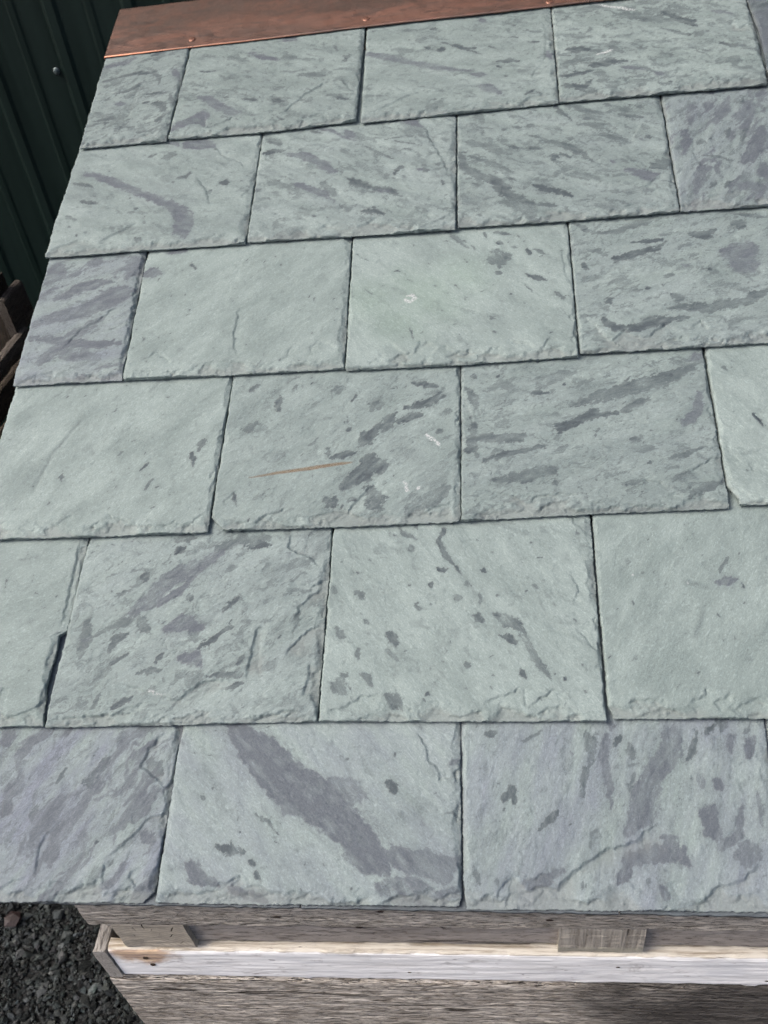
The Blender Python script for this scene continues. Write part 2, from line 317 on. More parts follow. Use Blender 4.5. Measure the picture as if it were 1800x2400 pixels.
 'p -78 129 5.9 -57 143 10.3 -34 173 10.5 -2 190 9.1 22 205 10.6; p -45 140 5.9 -25 154 5.9 -5 175 6; p -28 108 7.1 -10 116 11.4 16 107 4.2; p -6 74 6.9 11 73 8.3 20 65 5.5; d 18 212 6.1 46 223 7.6 80 225 7.6; d -31 228 7.8 -13 229 4.4; d -28 210 6.2; d -67 180 6.7 -68 171 4.5; d -100 152 3 -81 159 4.2; d -113 103 4.4 -92 114 6.4 -76 120 6.4; d -94 83 4 -88 97 5.8 -75 103 4; d -68 126 5.9 -57 111 7.2 -48 105 4; d -91 68 2.8 -70 77 4; d -128 121 5.3 -125 95 7.3 -129 75 5.7; d 35 131 2.9 53 144 4.6; d -7 148 5.3; d 42 186 4.5 34 180 3; d 14 84 4.2 29 95 4.2 49 112 3.9; d -35 68 2.8 -28 77 3.9; d -55 55 3.3 -28 60 3.9; d 63 67 4.1 68 73 2.7; d -99 18 3.3 -94 28 3.8; d 67 54 5.4 30 51 3.8; d 53 38 4 71 43 2.7; d -77 15 3.2 -55 28 3.8; d 53 214 4.6 82 216 4.5; d 122 116 3.9 127 125 3.4; q -84 208 4.7; q -150 45 7 -133 44 4.2; q 109 225 6 143 227 9 145 198 8.8; q 104 105 8.3; q 71 158 8.7; k -105 194 1.6; k -40 174 1.2 -28 176 0.9; k 39 163 1.5; w -38 35 0.8 -18 30 0.5',
 'L3 -86 44 -60 39 -32 33 -3 24 21 43 36 46 72 46; M3 84 114 78 95 74 62 74 46; N2 87 117 83 78 90 43; M3 109 231 105 209 134 196 149 183; L3 112 166 140 159 159 171; L3 122 116 126 131 154 159; L3 115 75 132 97 155 113; M3 144 67 142 37 140 25; L2 63 2 97 4 114 9 137 14; L2 -143 3 -97 6 -44 10'),
'S5c': (1, 0.1525, 0.2358,
 '-149.4 238.8 -150.4 2.2',
 '-150.4 1.3 1.5 1.2 148.9 1.6',
 '152.5 246.2 149.9 3.3',
 'd -72 236 2.4 -63 223 3.5 -47 216 1.7; d -17 228 4.1 -23 212 2.9 -14 194 2.8 2 170 2.2; d -55 206 5.2; d -50 232 5.3; d -22 176 3.9 -14 175 2.8; d -32 159 3.3 -32 153 2.2; d -3 144 3.8 2 140 3.8; d 10 157 3.8; d 23 146 2.2 24 132 1.9; d 28 174 3.9; d 40 119 4.8 55 111 6.5 72 98 5.2; d 67 96 3.6 79 77 4.1 85 61 4.5 94 46 3; d 47 95 3.6 62 88 3.6; d 27 113 4.7 15 118 3.2; d 6 63 3.6 9 57 2; d 68 51 5; d -78 98 5.3 -70 87 4.8; d -80 79 3.2 -67 66 2.6; d -76 29 7.6 -65 17 7.5; q -44 57 3.1; q -6 97 6.6; q 123 187 6.8; q 99 224 5.7; q 129 244 5.7 150 240 8.5 148 219 3.9; k -48 132 2.7 -42 129 1.9; k -33 29 2; k 111 46 1.5; k 101 51 1.2; k 131 60 1.2; k 43 143 2.2; k 40 119 2.1 45 118 1.6; d -145 156 5.1 -142 150 3.9; d -117 149 5 -107 142 2.8; d -139 107 5.4 -127 93 4.8; d -112 79 3.7 -110 71 2.6; d -127 50 6.5 -131 37 7.7 -121 32 5.1; d -103 112 3.8',
 'L2 25 20 50 29 67 36; L2 71 14 86 26 100 33 115 31; M1 67 36 68 14; M1 127 103 138 87 149 71; M1 124 244 141 225 148 213; M1 124 167 134 149 124 130; L2 -145 9 -120 17 -105 27 -85 29'),
'S5d': (1, 0.4578, 0.2358,
 '-149.9 246.1 -152.4 13.5 -148.2 4.2',
 '-148.2 4.2 1.9 4.1 146.2 3.5',
 '148.9 237.8 146.3 3.9',
 'p -22 151 4.6 -5 155 5.7; d -8 182 2.1 -20 165 3.1; q -57 90 3.5 -48 109 3.5 -44 119 2.5; q -6 67 4.8; q -35 149 2.6 -58 152 3.9; k -101 167 2.1; k -92 206 1.1; k 5 187 1.6; w -112 162 1.1; w -54 151 0.8',
 'L2 -71 21 -56 25 -52 35; L2 -49 18 -30 28; L2 -133 18 -110 23 -99 16; L2 -32 11 -8 23 4 18'),
'S6a': (0, -0.3164, 0.0576,
 '-152.7 181.2 -149.2 -3.9',
 '-148.2 -6.3 0.1 -4.9 148.1 -1.9',
 '161.6 176.8 161.9 10.2 153.1 2.5 148.9 -1.5',
 'p -47 158 6.9 -33 166 6.9; p 47 29 6 44 52 7.4 62 82 6.3 83 116 3.8; p 31 20 3.4 37 47 2.4; p -18 93 7.7 -21 79 7.7; p -19 128 4 -14 148 6.7 -9 161 5.4; p 141 63 7.2 150 54 6; d 92 161 5.3 104 172 3.2; d 68 114 7.7 80 131 6.5 88 144 3.7; d 33 116 3.9 38 126 3.1; d 14 87 3.6 14 75 3.5; d 134 139 5.1 147 124 6.3; d 112 33 2.4; q 94 57 2.9 122 81 7.4 144 84 4.9; q 7 123 7.9 31 136 5.3; q 62 30 6 72 41 4.8; k 92 53 1.5; k 33 43 1',
 'M3 147 172 129 151 125 131 158 110; L2 103 39 129 58 143 79 167 84; M2 33 63 29 47 31 22; M2 104 35 106 11; M2 133 25 142 10'),
'S6b': (0, -0.0017, 0.0576,
 '-151.1 176.8 -150.0 -1.8',
 '-150.0 -1.8 -3.3 0.4 153.4 3.4',
 '154.3 181.4 154.6 7.2 152.5 3.4',
 'p -89 172 15.4 -60 147 18.7 -37 125 20.7 -11 106 23.8 20 91 21 45 66 18.1 65 45 15.5 80 33 15.3; p 25 116 11.9 53 103 14; p -119 33 8.1 -110 24 8 -90 17 2.7; p -73 14 5.6 -53 6 5.5 -36 4 2.2; q 54 84 9.2 78 67 11.3; q -138 28 4.2; q -133 70 2.4 -131 59 2.4; p 79 47 11.1 106 42 13.1 136 34 12.9 154 43 8.7; p 80 18 12.9 103 16 12.8 129 9 8.5 149 13 8.5; p 150 141 4.7 145 138 2.8; q 91 80 6.8 108 90 10.3 122 96 4.6; d -90 52 5.8 -67 46 5.8; d -54 38 3.2; d -116 99 3.4; d -55 83 1.4 -42 76 2.4 -31 65 1.9; d -49 26 4.1; d 81 117 4.7 88 108 3.3; k -71 66 1.4; k 47 15 1.3; k 36 140 1.7; k 58 41 1.8',
 'L2 -102 20 -87 16 -65 24 -45 15 -27 7; L2 -145 2 -106 9 -82 12; M2 111 172 121 143 135 122 150 122'),
'S6c': (0, 0.3018, 0.0576,
 '-147.0 181.4 -146.8 23.0 -144.1 1.4',
 '-144.1 0.6 -3.3 3.7 147.4 6.3',
 '157.0 183.5 147.4 6.3',
 'd -21 167 5.2 -17 158 5.8 -16 144 3.2 -24 123 3.6 -29 107 3.1; d -105 104 6.8 -96 111 5.7 -94 100 4.5; d -72 74 1.8 -61 83 4.4 -53 91 1.8; d -15 77 1.7 -19 70 3.5 -25 58 2.6; d 8 156 4.6 16 165 1.9; d 22 158 3.7 23 144 4.6; d 90 172 2.3 82 151 4.1 77 142 2.7; d 100 168 4.1 106 177 2.8; d 20 135 1.8 31 137 1.8; d 114 126 3.1; d -34 24 4.2; d 28 28 2.5; d -122 167 3.6 -113 170 3.6; d -84 160 1.7 -65 171 1.7; d -138 39 3 -132 22 3; p 0 167 4.7 -4 144 4.6 -1 126 4.5 -2 94 1.8; p 6 177 4.7; p 67 170 11.6 60 151 11.4 44 128 10.1 32 106 12.1 26 88 11.9 11 73 6.5; p 122 165 4.6 120 149 4.5; p 142 163 5.7 134 145 4.5; p 84 72 5.3 93 72 6.3 89 89 7.5 97 98 3.3; p 102 122 4.9 105 113 3.1; p 1 29 4.2 11 46 7.4 31 54 8.4 54 55 10.5 64 45 8.3; p 56 67 3.2 41 67 2.6; p 116 58 12.5 123 54 8.3; p 120 96 4.3 116 73 4.2 95 60 6.3; p -53 36 5.3 -86 23 4.2 -62 26 3.1; p 38 24 5.1 43 16 4.1; p 139 111 3 138 81 3; k -110 81 1.1; k -129 69 0.9; k 23 116 0.9; k 109 54 1.5; k 94 168 1.2',
 'L4 -112 29 -99 31 -88 19 -71 22 -57 20 -44 34 -23 49 -1 58 19 65 49 84; L2 -104 37 -79 27 -70 34 -57 24 -46 32; L2 -82 7 -71 20; L2 -33 5 -20 15; L2 98 10 109 18 118 12; M2 -99 30 -112 19 -115 6; L3 57 9 73 11 83 23 96 28 114 34 133 50'),
'S6d': (0, 0.6115, 0.0576,
 '-149.8 183.5 -160.2 6.4',
 '-159.4 6.4 159.4 10.4',
 '157.9 180.8 159.4 10.4',
 '',
 ''),
'S3e': (3, 0.6940, 0.7057,
 '-69.7 238.9 -73.3 1.4',
 '-73.5 0.7 73.5 1.0',
 '75.3 239.7 73.5 1.0',
 '',
 ''),
'S5e': (1, 0.6860, 0.2358,
 '-73.6 237.6 -77.7 3.5',
 '-77.7 3.5 77.7 2.6',
 '83.2 237.4 77.7 2.6',
 '',
 ''),
}

# ------------------------------------------------------------------ materials
def slate_material():
    k = NT("slate")
    tone = k.attr("tone"); form = k.attr("form"); grain = k.attr("grain")
    tr, tg, tb = k.sep(tone.outputs["Color"])[:3]
    rust = tone.outputs["Alpha"]
    rel, grn, wash = k.sep(form.outputs["Color"])[:3]
    shade = k.attr("shade").outputs["Fac"]
    g = grain.outputs["Vector"]                               # metres, x along the grain of the slate
    fine = k.noise(k.map(g, scale=(0.7, 1, 1)), 560, 2, 0.65)
    iso = k.noise(g, 1250, 1, 0.5)
    hair = k.noise(k.map(g, rot=(0, 0, 0.6), scale=(0.28, 1, 1)), 700, 0, 0.5, 1.2)
    base = k.mix(shade, srgb(146, 160, 156), srgb(170, 184, 179))
    base = k.mix(k.math('MULTIPLY', grn, 0.3), base, srgb(158, 182, 163))
    jit = k.math('MULTIPLY_ADD', fine, 0.55, -0.275)
    def crisp(t):
        sh = k.ramp(k.math('ADD', t, jit), 0.26, 0.48)
        return k.math('MULTIPLY', t, k.math('MULTIPLY_ADD', sh, 0.32, 0.8), clamp=True)
    c = k.mix(wash, base, srgb(142, 149, 160))
    c = k.mix(crisp(tr), c, srgb(90, 100, 104))
    c = k.mix(crisp(tg), c, srgb(109, 116, 123))
    # grain and crystalline sparkle
    gv = k.math('ADD', k.ramp(fine, 0.25, 0.75, 1.09, 0.83, smooth=False), k.math('ADD', k.ramp(iso, 0.3, 0.8, -0.12, 0.26, smooth=False), k.ramp(hair, 0.60, 0.72, 0.0, 0.22)))
    cg = k.n("ShaderNodeCombineColor")
    for q in range(3): k.put(cg.inputs[q], gv)
    c = k.mix(1.0, c, cg.outputs[0], 'MULTIPLY')
    c = k.mix(k.math('MULTIPLY', tb, k.ramp(fine, 0.43, 0.54)), c, srgb(226, 228, 226))
    rc = k.mix(k.ramp(iso, 0.4, 0.6), srgb(120, 94, 70), srgb(158, 154, 138))
    c = k.mix(rust, c, rc)
    # cleft edges show raw, slightly warmer stone
    c = k.mix(k.ramp(rel, -3.6, -1.6, 0.45, 0.0), c, srgb(148, 153, 149))
    h2 = k.math('MULTIPLY_ADD', fine, 0.26, k.math('MULTIPLY', iso, 0.08))
    c = k.mix(1.0, c, (0.488, 0.500, 0.506), 'MULTIPLY')
    return k.out(c, 0.74, k.bump(h2, 0.001, 1.0), spec=0.3)

def wood_material(name, light, dark, black, streak=1.0, contrast=1.0, bumpmm=0.5, patch=None, patch_x=None, fibre=(1.0, 9.0)):
    """weathered timber, grain along local X; lengths in metres"""
    k = NT(name)
    o = k.objco()
    oi = k.n("ShaderNodeObjectInfo").outputs["Random"]
    off = k.n("ShaderNodeCombineXYZ"); k.put(off.inputs[0], k.math('MULTIPLY', oi, 13.0)); k.put(off.inputs[1], k.math('MULTIPLY', oi, 7.0))
    va = k.n("ShaderNodeVectorMath", operation='ADD'); k.put(va.inputs[0], o); k.put(va.inputs[1], off.outputs[0])
    p = va.outputs[0]
    s1 = k.map(p, scale=(fibre[0], fibre[1], fibre[1]))
    warp = k.noise(p, 9, 2, 0.5)
    big = k.noise(k.map(p, scale=(1, 3, 3)), 6, 3, 0.6, 0.4)
    f1 = k.noise(s1, 38 * streak, 4, 0.74, 0.7)
    f2 = k.noise(k.map(p, scale=(1, fibre[1] * 1.6, fibre[1] * 1.6)), 74 * streak, 3, 0.72, 0.5)
    c = k.mix(k.ramp(f1, 0.5 - 0.2 / contrast, 0.5 + 0.2 / contrast), dark, light)
    c = k.mix(k.ramp(big, 0.35, 0.7, 0.0, 0.55), c, dark)
    c = k.mix(k.ramp(f2, 0.55, 0.75, 0.0, 0.6), c, light)
    crack = k.math('MULTIPLY', k.ramp(f2, 0.46, 0.34), 1.0)
    c = k.mix(k.math('MULTIPLY', crack, 0.7 * contrast), c, black)
    crk2 = k.ramp(k.noise(k.map(p, scale=(0.5, 12, 12)), 12, 3, 0.6, 0.8), 0.36, 0.32)
    c = k.mix(crk2, c, black)
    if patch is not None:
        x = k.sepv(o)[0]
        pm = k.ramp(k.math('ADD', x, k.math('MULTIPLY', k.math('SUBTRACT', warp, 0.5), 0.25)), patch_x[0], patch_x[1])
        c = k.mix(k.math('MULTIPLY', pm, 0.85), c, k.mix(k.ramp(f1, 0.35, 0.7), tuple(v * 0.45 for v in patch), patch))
    h = k.math('ADD', k.math('MULTIPLY', f1, 1.0), k.math('ADD', k.math('MULTIPLY', f2, 0.5), k.math('MULTIPLY', k.math('ADD', crack, crk2), -0.7)))
    return k.out(c, 0.85, k.bump(h, 0.001 * bumpmm * 2, 1.0), spec=0.2)

def endgrain_material():
    k = NT("end_grain_wood")
    o = k.objco()
    d = k.map(o, loc=(0.012, 0, 0.055))
    nz = k.noise(o, 30, 3, 0.6)
    s = k.sepv(d)
    r = k.math('SQRT', k.math('ADD', k.math('MULTIPLY', s[0], s[0]), k.math('MULTIPLY', s[2], s[2])))
    rings = k.math('FRACT', k.math('ADD', k.math('MULTIPLY', r, 190), k.math('MULTIPLY', nz, 1.6)))
    c = k.mix(k.ramp(rings, 0.55, 1.0, 0.0, 0.45), srgb(176, 167, 152), srgb(122, 113, 100))
    c = k.mix(k.ramp(k.noise(o, 45, 4, 0.65), 0.35, 0.7, 0, 0.6), c, srgb(140, 132, 120))
    ang = k.math('ARCTAN2', s[0], s[2])
    cb = k.n("ShaderNodeCombineXYZ"); k.put(cb.inputs[0], k.math('MULTIPLY', ang, 3.6)); k.put(cb.inputs[1], k.math('MULTIPLY', r, 5.0))
    cr = k.ramp(k.noise(cb.outputs[0], 4.0, 2, 0.5, 0.1), 0.335, 0.32)
    c = k.mix(k.math('MULTIPLY', cr, 0.9), c, srgb(40, 36, 30))
    h = k.math('ADD', k.math('MULTIPLY', rings, 0.25), k.math('ADD', k.math('MULTIPLY', cr, -1.6), k.math('MULTIPLY', nz, 0.8)))
    return k.out(c, 0.85, k.bump(h, 0.0012, 1.0), spec=0.2)

def white_board_material():
    k = NT("bleached_white_board")
    o = k.objco()
    f = k.noise(k.map(o, scale=(1, 16, 16)), 14, 5, 0.65, 0.3)
    big = k.noise(k.map(o, scale=(1, 2.5, 2.5)), 9, 4, 0.6, 0.5)
    saw = k.noise(k.map(o, rot=(0, 0.7, 0), scale=(3, 3, 26)), 14, 2, 0.6)
    c = k.mix(k.ramp(f, 0.25, 0.6), srgb(205, 203, 200), srgb(244, 243, 241))
    c = k.mix(k.ramp(big, 0.5, 0.72, 0, 0.6), c, srgb(214, 215, 217))
    c = k.mix(k.ramp(saw, 0.6, 0.75, 0, 0.4), c, srgb(250, 250, 249))
    gr = k.noise(k.map(o, scale=(1, 1.6, 1.6)), 22, 5, 0.7, 1.2)
    c = k.mix(k.ramp(gr, 0.54, 0.72, 0, 0.55), c, srgb(150, 146, 142))
    # rust stain that has run from the nails at the left end, with a brown line at its upper edge
    s = k.sepv(o)
    dx = k.math('SUBTRACT', s[0], -0.487); dz = k.math('SUBTRACT', s[2], 0.028)
    dd = k.math('ADD', k.math('MULTIPLY', k.math('MULTIPLY', dx, dx), 420.0), k.math('MULTIPLY', k.math('MULTIPLY', dz, dz), 900.0))
    st = k.ramp(k.math('ADD', dd, k.math('MULTIPLY', k.math('SUBTRACT', k.noise(o, 45, 4, 0.6, 0.5), 0.5), 1.6)), 1.0, 0.1)
    c = k.mix(k.math('MULTIPLY', st, 0.78), c, k.mix(k.ramp(saw, 0.4, 0.6), srgb(138, 94, 56), srgb(192, 156, 112)))
    # cream, dirty top arris
    top = k.ramp(k.math('ADD', s[2], k.math('MULTIPLY', k.noise(o, 30, 3, 0.6), 0.003)), 0.0342, 0.0352)
    c = k.mix(k.math('MULTIPLY', top, 0.9), c, k.mix(k.ramp(f, 0.3, 0.6), srgb(142, 128, 106), srgb(210, 203, 188)))
    c = k.mix(k.ramp(k.noise(k.map(o, scale=(1, 6, 6)), 40, 2, 0.5, 0.8), 0.33, 0.28, 0, 0.6), c, srgb(120, 110, 104))
    h = k.math('ADD', k.math('MULTIPLY', f, 0.6), k.math('MULTIPLY', saw, 0.3))
    return k.out(c, 0.8, k.bump(h, 0.0006, 1.0), spec=0.2)

def copper_material():
    k = NT("aged_copper")
    o = k.objco()
    st = k.noise(k.map(o, scale=(1, 4, 4)), 7, 5, 0.65, 0.8)
    sp = k.noise(o, 60, 5, 0.7)
    c = k.mix(k.ramp(st, 0.35, 0.65), srgb(114, 84, 72), srgb(92, 74, 66))
    c = k.mix(k.ramp(k.noise(k.map(o, scale=(1, 3, 3)), 16, 4, 0.6, 0.8), 0.5, 0.7, 0, 0.7), c, srgb(66, 56, 52))
    y = k.sepv(o)
    # dark tarnish along the upper part, greenish grey at the open end
    up_ = k.ramp(k.math('ADD', y[1], k.math('MULTIPLY', st, 0.10)), 0.085, 0.135, 0, 0.65)
    c = k.mix(k.math('MULTIPLY', up_, k.ramp(sp, 0.35, 0.6, 0.4, 1)), c, srgb(72, 62, 56))
    en = k.ramp(k.math('ADD', y[0], k.math('MULTIPLY', k.noise(o, 22, 3, 0.6), 0.08)), -0.555, -0.615, 0, 0.75)
    c = k.mix(en, c, srgb(82, 80, 69))
    # much paler copper colour along the folded lower edge
    br = k.ramp(y[1], 0.0035, 0.0008)
    c = k.mix(br, c, srgb(214, 146, 116))
    rg = k.ramp(sp, 0.3, 0.7, 0.32, 0.55)
    return k.out(c, rg, k.bump(k.math('ADD', sp, k.math('MULTIPLY', k.noise(o, 14, 2, 0.5), 2.0)), 0.0004, 1.0), metal=0.35)

def plain(name, col, rough=0.6, metal=0.0, nscale=40, var=0.25, bump=0.0003):
    k = NT(name)
    o = k.objco()
    n = k.noise(o, nscale, 4, 0.6)
    c = k.mix(k.ramp(n, 0.3, 0.7), tuple(v * (1 - var) for v in col), tuple(min(1, v * (1 + var)) for v in col))
    return k.out(c, rough, k.bump(n, bump, 1.0), metal=metal)

def wall_material():
    k = NT("dark_green_painted_metal")
    o = k.objco()
    n = k.noise(k.map(o, scale=(1, 1, 0.06)), 30, 4, 0.6)
    c = k.mix(k.ramp(n, 0.3, 0.7), (0.0018, 0.0080, 0.0063), (0.0031, 0.0120, 0.0096))
    return k.out(c, k.ramp(n, 0.3, 0.7, 0.42, 0.6), None, spec=0.2)

def gravel_material():
    k = NT("dark_stone_chips")
    a = k.attr("shade")
    o = k.objco()
    n = k.noise(o, 420, 3, 0.6)
    c = k.mix(k.ramp(n, 0.3, 0.7, 0.1, 0.5), a.outputs["Color"], srgb(32, 36, 37))
    return k.out(c, 0.9, k.bump(n, 0.0008, 1.0), spec=0.12)

def ground_material():
    k = NT("dark_gravel_ground")
    o = k.objco()
    v = k.voro(o, 95)
    vc = k.voro(o, 95, out=1)
    sh = k.sep(vc)[0]
    c = k.mix(sh, srgb(12, 14, 15), srgb(38, 42, 43))
    c = k.mix(k.ramp(v, 0.35, 0.6), c, srgb(6, 7, 8))
    return k.out(c, 0.8, k.bump(k.math('MULTIPLY', v, -1.0), 0.006, 1.0), spec=0.3)

M_SLATE = slate_material()
M_STARTER = plain("starter_slate", srgb(70, 77, 81), 0.75, nscale=60)
M_COPPER = copper_material()
M_NAIL = plain("copper_nail", srgb(120, 86, 72), 0.45, 0.6)
M_STEEL = plain("rusty_steel", srgb(70, 56, 46), 0.7, 0.3)
M_SCREW = plain("painted_screw", srgb(92, 104, 104), 0.35, 0.5)
M_RUBBER = plain("rubber_washer", srgb(14, 17, 17), 0.7)
M_WALL = wall_material()
M_TOPBOARD = wood_material("weathered_brown_board", srgb(222, 214, 202), srgb(146, 138, 127), srgb(60, 54, 48), 1.2, 1.7, 0.9)
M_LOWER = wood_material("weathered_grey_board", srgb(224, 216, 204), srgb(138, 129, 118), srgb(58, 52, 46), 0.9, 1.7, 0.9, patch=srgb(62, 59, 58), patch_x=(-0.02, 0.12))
M_INNER = wood_material("sawn_grey_board", srgb(176, 168, 160), srgb(140, 132, 124), srgb(70, 62, 56), 0.8, 0.8, 0.3, fibre=(1.0, 3.5))
M_SIDE = wood_material("silvered_board_end", srgb(176, 172, 166), srgb(140, 135, 128), srgb(80, 74, 68), 1.0, 0.9, 0.4, fibre=(1.0, 3.5))
M_OLDBROWN = wood_material("old_brown_timber", srgb(70, 62, 52), srgb(42, 37, 31), srgb(15, 13, 11), 1.0, 1.0, 0.6)
M_OLDGREY = wood_material("old_grey_timber", srgb(98, 92, 84), srgb(64, 58, 53), srgb(24, 21, 18), 1.0, 1.0, 0.6)
M_END = endgrain_material()
M_WHITE = white_board_material()
M_PLY = plain("plywood_deck", srgb(120, 98, 74), 0.8, nscale=12)
M_GRAVEL = gravel_material()
M_GROUND = ground_material()

# ------------------------------------------------------------------ ground
def build_ground():
    S = 60.0
    g = mesh_obj("ground", [(-S, -S, 0), (S, -S, 0), (S, S, 0), (-S, S, 0)], [(0, 1, 2, 3)], M_GROUND)
    tag(g, kind="structure")
    # loose stone chips where the ground is in view
    t = (1 + 5 ** 0.5) / 2
    iv = np.array([(-1, t, 0), (1, t, 0), (-1, -t, 0), (1, -t, 0), (0, -1, t), (0, 1, t), (0, -1, -t), (0, 1, -t), (t, 0, -1), (t, 0, 1), (-t, 0, -1), (-t, 0, 1)], float)
    iv /= np.linalg.norm(iv[0])
    ifc = np.array([(0, 11, 5), (0, 5, 1), (0, 1, 7), (0, 7, 10), (0, 10, 11), (1, 5, 9), (5, 11, 4), (11, 10, 2), (10, 7, 6), (7, 1, 8), (3, 9, 4), (3, 4, 2), (3, 2, 6), (3, 6, 8), (3, 8, 9), (4, 9, 5), (2, 4, 11), (6, 2, 10), (8, 6, 7), (9, 8, 1)])
    ov = np.array([(1, 0, 0), (0, 1, 0), (-1, 0, 0), (0, -1, 0), (0.5, 0.5, 0.7), (-0.55, 0.4, 0.7), (0.0, -0.6, 0.7), (0, 0, -0.8)], float)
    ofc = np.array([(4, 5, 6), (0, 1, 4), (1, 5, 4), (1, 2, 5), (2, 6, 5), (2, 3, 6), (3, 4, 6), (3, 0, 4), (1, 0, 7), (2, 1, 7), (3, 2, 7), (0, 3, 7)])
    N = 42000
    px_ = rng.uniform(-1.25, -0.15, N); py_ = rng.uniform(-0.15, 0.95, N)
    size = np.exp(rng.normal(math.log(0.0034), 0.45, N))
    V = np.repeat(ov[None], N, 0) * (1 + rng.normal(0, 0.22, (N, 8, 1)))
    sc = np.stack([rng.uniform(0.8, 1.6, N), rng.uniform(0.65, 1.15, N), rng.uniform(0.4, 0.9, N)], 1)
    V *= sc[:, None, :]
    for ax in (0, 2):
        a = rng.uniform(-0.5, 0.5, N) if ax == 0 else rng.uniform(0, 6.28, N)
        c, s = np.cos(a)[:, None], np.sin(a)[:, None]
        i, j = ((1, 2) if ax == 0 else (0, 1))
        vi = V[:, :, i] * c - V[:, :, j] * s; vj = V[:, :, i] * s + V[:, :, j] * c
        V[:, :, i] = vi; V[:, :, j] = vj
    V *= size[:, None, None]
    V[:, :, 0] += px_[:, None]; V[:, :, 1] += py_[:, None]
    V[:, :, 2] += (size * 0.25 + rng.uniform(0, 0.006, N))[:, None]
    F = (ofc[None] + (np.arange(N) * 8)[:, None, None]).reshape(-1, 3)
    me = bpy.data.meshes.new("gravel")
    me.from_pydata(V.reshape(-1, 3).tolist(), [], F.tolist())
    sh = np.clip(rng.normal(0.032, 0.022, N), 0.004, 0.11)
    pale = rng.random(N) < 0.02
    sh[pale] = rng.uniform(0.04, 0.13, pale.sum())
    colr = np.ones((N, 8, 4))
    tint = np.stack([0.92 + rng.normal(0, 0.05, N), 1.04 * np.ones(N), 1.04 + rng.normal(0, 0.05, N)], 1)
    colr[:, :, :3] = (sh[:, None] * tint)[:, None, :]
    at = me.attributes.new("shade", 'FLOAT_COLOR', 'POINT')
    at.data.foreach_set("color", colr.reshape(-1).astype(np.float32))
    me.materials.append(M_GRAVEL)
    o = link(bpy.data.objects.new("gravel", me))
    tag(o, "dark grey crushed stone chips covering the ground beside the display", "gravel", kind="stuff")
    # one dark red stone lying in the grey chips
    v = iv * np.array([0.020, 0.017, 0.009]) * (1 + rng.normal(0, 0.1, (12, 1)))
    p = mesh_obj("pebble", v, ifc, plain("dark_red_stone", srgb(28, 15, 15), 0.6, nscale=200), smooth=False)
    p.location = (-0.815, 0.40, 0.018)
    tag(p, "dark red stone lying among the grey chips by the left picture edge", "stone")
build_ground()

# ------------------------------------------------------------------ planks
def plank(name, size, loc, mat, parent, res=0.006, wobble=0.0006, seed=1, rot=(0, 0, 0), shear=None, worn=0.0):
    """a sawn board, length along X, centred on loc; each face is a grid so that edges can be worn"""
    L, W, T = size
    nx = max(2, int(L / res)); ny = max(2, min(20, int(W / res))); nz = max(2, min(40, int(T / res)))
    idx = {}; verts = []; faces = []
    def vid(i, j, k_):
        key = (i, j, k_)
        if key not in idx:
            idx[key] = len(verts)
            verts.append((i / nx - 0.5, j / ny - 0.5, k_ / nz - 0.5))
        return idx[key]
    for i in range(nx):
        for j in range(ny):
            faces.append((vid(i, j, nz), vid(i + 1, j, nz), vid(i + 1, j + 1, nz), vid(i, j + 1, nz)))
            faces.append((vid(i, j, 0), vid(i, j + 1, 0), vid(i + 1, j + 1, 0), vid(i + 1, j, 0)))
        for k_ in range(nz):
            faces.append((vid(i, 0, k_), vid(i + 1, 0, k_), vid(i + 1, 0, k_ + 1), vid(i, 0, k_ + 1)))
            faces.append((vid(i, ny, k_), vid(i, ny, k_ + 1), vid(i + 1, ny, k_ + 1), vid(i + 1, ny, k_)))
    for j in range(ny):
        for k_ in range(nz):
            faces.append((vid(0, j, k_), vid(0, j, k_ + 1), vid(0, j + 1, k_ + 1), vid(0, j + 1, k_)))
            faces.append((vid(nx, j, k_), vid(nx, j + 1, k_), vid(nx, j + 1, k_ + 1), vid(nx, j, k_ + 1)))
    v = np.array(verts)
    p = v * np.array(size)
    # worn arrises
    for a, b, A, B in ((1, 2, W, T),):
        da = np.minimum(0.5 - np.abs(v[:, a]), 1) * A; db = (0.5 - np.abs(v[:, b])) * B
        e = np.clip(1 - np.hypot(da, db) / (0.004 + worn), 0, 1)
        amt = e * (0.0012 + worn * 0.35) * (1 + 0.8 * fbm(p[:, 0] * 60, p[:, 1] * 20 + p[:, 2] * 20, seed))
        p[:, a] -= np.sign(v[:, a]) * amt; p[:, b] -= np.sign(v[:, b]) * amt
    w = fbm(p[:, 0] * 25, (p[:, 1] + p[:, 2]) * 300, seed + 5, 2) * wobble
    p[:, 1] += np.sign(v[:, 1]) * (np.abs(v[:, 1]) > 0.499) * w
    p[:, 2] += np.sign(v[:, 2]) * (np.abs(v[:, 2]) > 0.499) * (w + fbm(p[:, 0] * 14, p[:, 1] * 3, seed + 9, 3) * wobble * 1.2)
    if shear: p[:, 0] += shear * p[:, 2]
    o = mesh_obj(name, p, faces, mat, parent)
    o.location = loc; o.rotation_euler = rot
    return o

def lathe(name, prof, mat, parent=None, seg=14, loc=(0, 0, 0), rot=(0, 0, 0)):
    """profile of (radius, z)"""
    v = []; f = []
    for (r, z) in prof:
        for i in range(seg):
            a = 2 * math.pi * i / seg
            v.append((r * math.cos(a), r * math.sin(a), z))
    for q in range(len(prof) - 1):
        for i in range(seg):
            j = (i + 1) % seg
            f.append((q * seg + i, q * seg + j, (q + 1) * seg + j, (q + 1) * seg + i))
    f.append(tuple(range((len(prof) - 1) * seg, len(prof) * seg)))
    o = mesh_obj(name, v, f, mat, parent, smooth=False)
    o.location = loc; o.rotation_euler = rot
    return o

